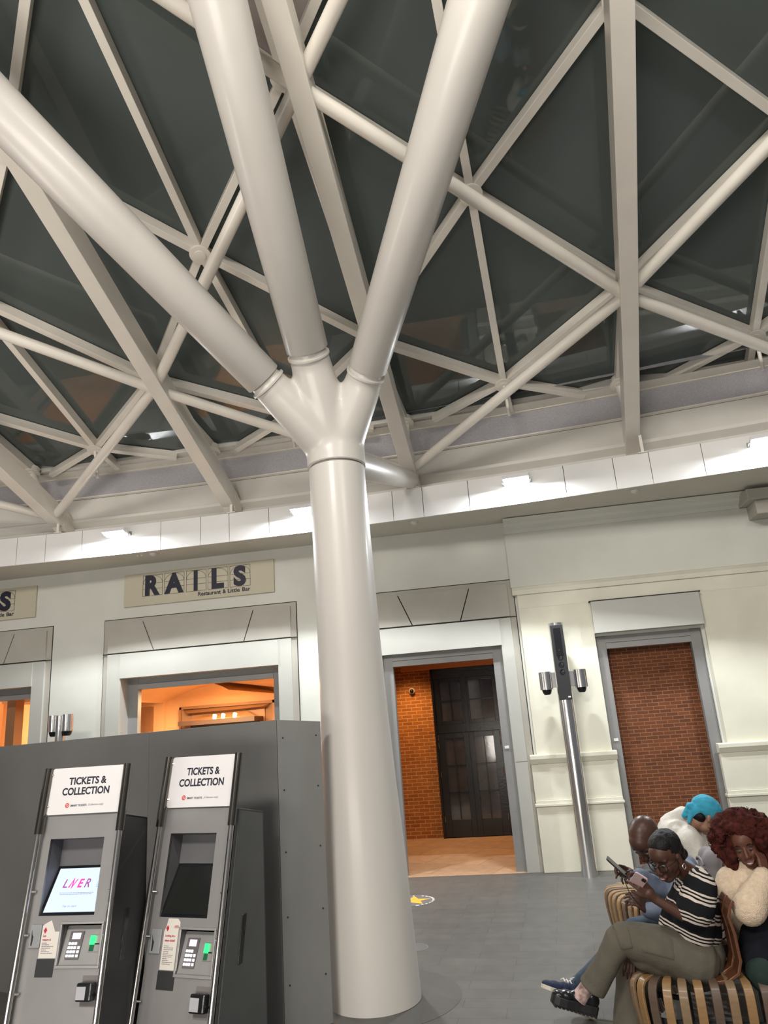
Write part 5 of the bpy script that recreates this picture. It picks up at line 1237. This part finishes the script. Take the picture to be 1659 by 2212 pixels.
chain(sw, [uR, at(1655, 1905, 5.0), eR2, wR2.lerp(eR2, .12)], [.10, .09, .088, .060], 22); chain(sw, [at(1612, 1893, 5.02), at(1619, 1884, 4.98)], [.10, .082], 20); chain(sw, [at(1606, 1930, 4.98), at(1612, 1900, 4.97)], [.11, .08], 20); chain(sw, [eL, wL], [.09, .075], 20)
remesh(sw, 'fuzzy_jumper', fuzzy, Rw, .008, 6, .6, disp=lambda co, no: .007 * noise.noise(co * 9) + .003 * noise.noise(co * 130))
gs = MB(); chain(gs, [pR, kR + Vector((0, 0, .02)), Vector((1.8, 4.85, .12))], [.155, .11, .09], 24); chain(gs, [pR + Vector((0, -.1, 0)), at(1655, 2105, 4.72)], [.12, .10], 22); remesh(gs, 'dark_green_trousers', green_cloth, Rw, .009, 6, .6, disp=folds(.006, 8, (1, 1, 1), 9))
ct = MB(); chain(ct, [at(1650, 2000, 4.92), at(1650, 2070, 4.80), at(1672, 2095, 4.75)], [.115, .125, .12], 24); chain(ct, [at(1668, 1960, 4.95), at(1655, 2020, 4.88)], [.06, .10], 20)
co_ = remesh(ct, 'coat', dark_cloth, None, .01, 6, .6, disp=folds(.01, 8, (1, 1, 1), 40)); tag(co_, 'black coat bundled on the lap of the person with auburn hair', 'coat')
shoe((1.75, 4.87, .002), (2.02, 4.80, .002), (0, 0, 1), black_matt, black_matt, Rw, 1, .03)

# ---------------- bags on the bench
def bag(c, r, label, m, n):
    t = thing('bag', label, 'bag', c - Vector((0, 0, r[2]))); q = MB(); c = Vector(c)
    for a in (-1, 1):
        for b_ in (-1, 1): q.caps(c + Vector((a * r[0] * .55, b_ * r[1] * .55, -r[2] * .6)), c + Vector((a * r[0] * .5, b_ * r[1] * .5, r[2] * .5)), r[0] * .5, r[0] * .45, 16)
    q.ell(c, (r[0], r[1], r[2]))
    remesh(q, 'bag_body', m, t, .008, 6, .6, disp=folds(.005, 9, (1, 1, 1), n)); 
    MB().rings([c + Vector((-r[0] * .98, r[1] * .7 * math.cos(a), r[2] * .35 + .03 * math.sin(a))) for a in [PI * i / 10 for i in range(11)]], .008, 8).build('handle', m, t, smooth=True)
    MB().rings([c + Vector((r[0] * 1.0 * math.cos(a), r[1] * 1.0 * math.sin(a), r[2] * .15)) for a in [2 * PI * i / 24 for i in range(25)]], .004, 8, cap=False).build('zip', black_gloss, t, smooth=True)
    return t
c = at(1414, 1900, 6.0); bag(Vector((c.x, c.y, .62)), (.12, .16, .17), 'black padded bag on the bench behind the bald person', black_matt, 3)
c = at(1556, 1880, 5.55); bag(Vector((c.x + .02, c.y, c.z)), (.14, .14, .15), 'grey cloth bag between the cream jacket and the auburn hair', mat('bag_grey', (.20, .185, .19), .8, 0, .15, 8), 8)
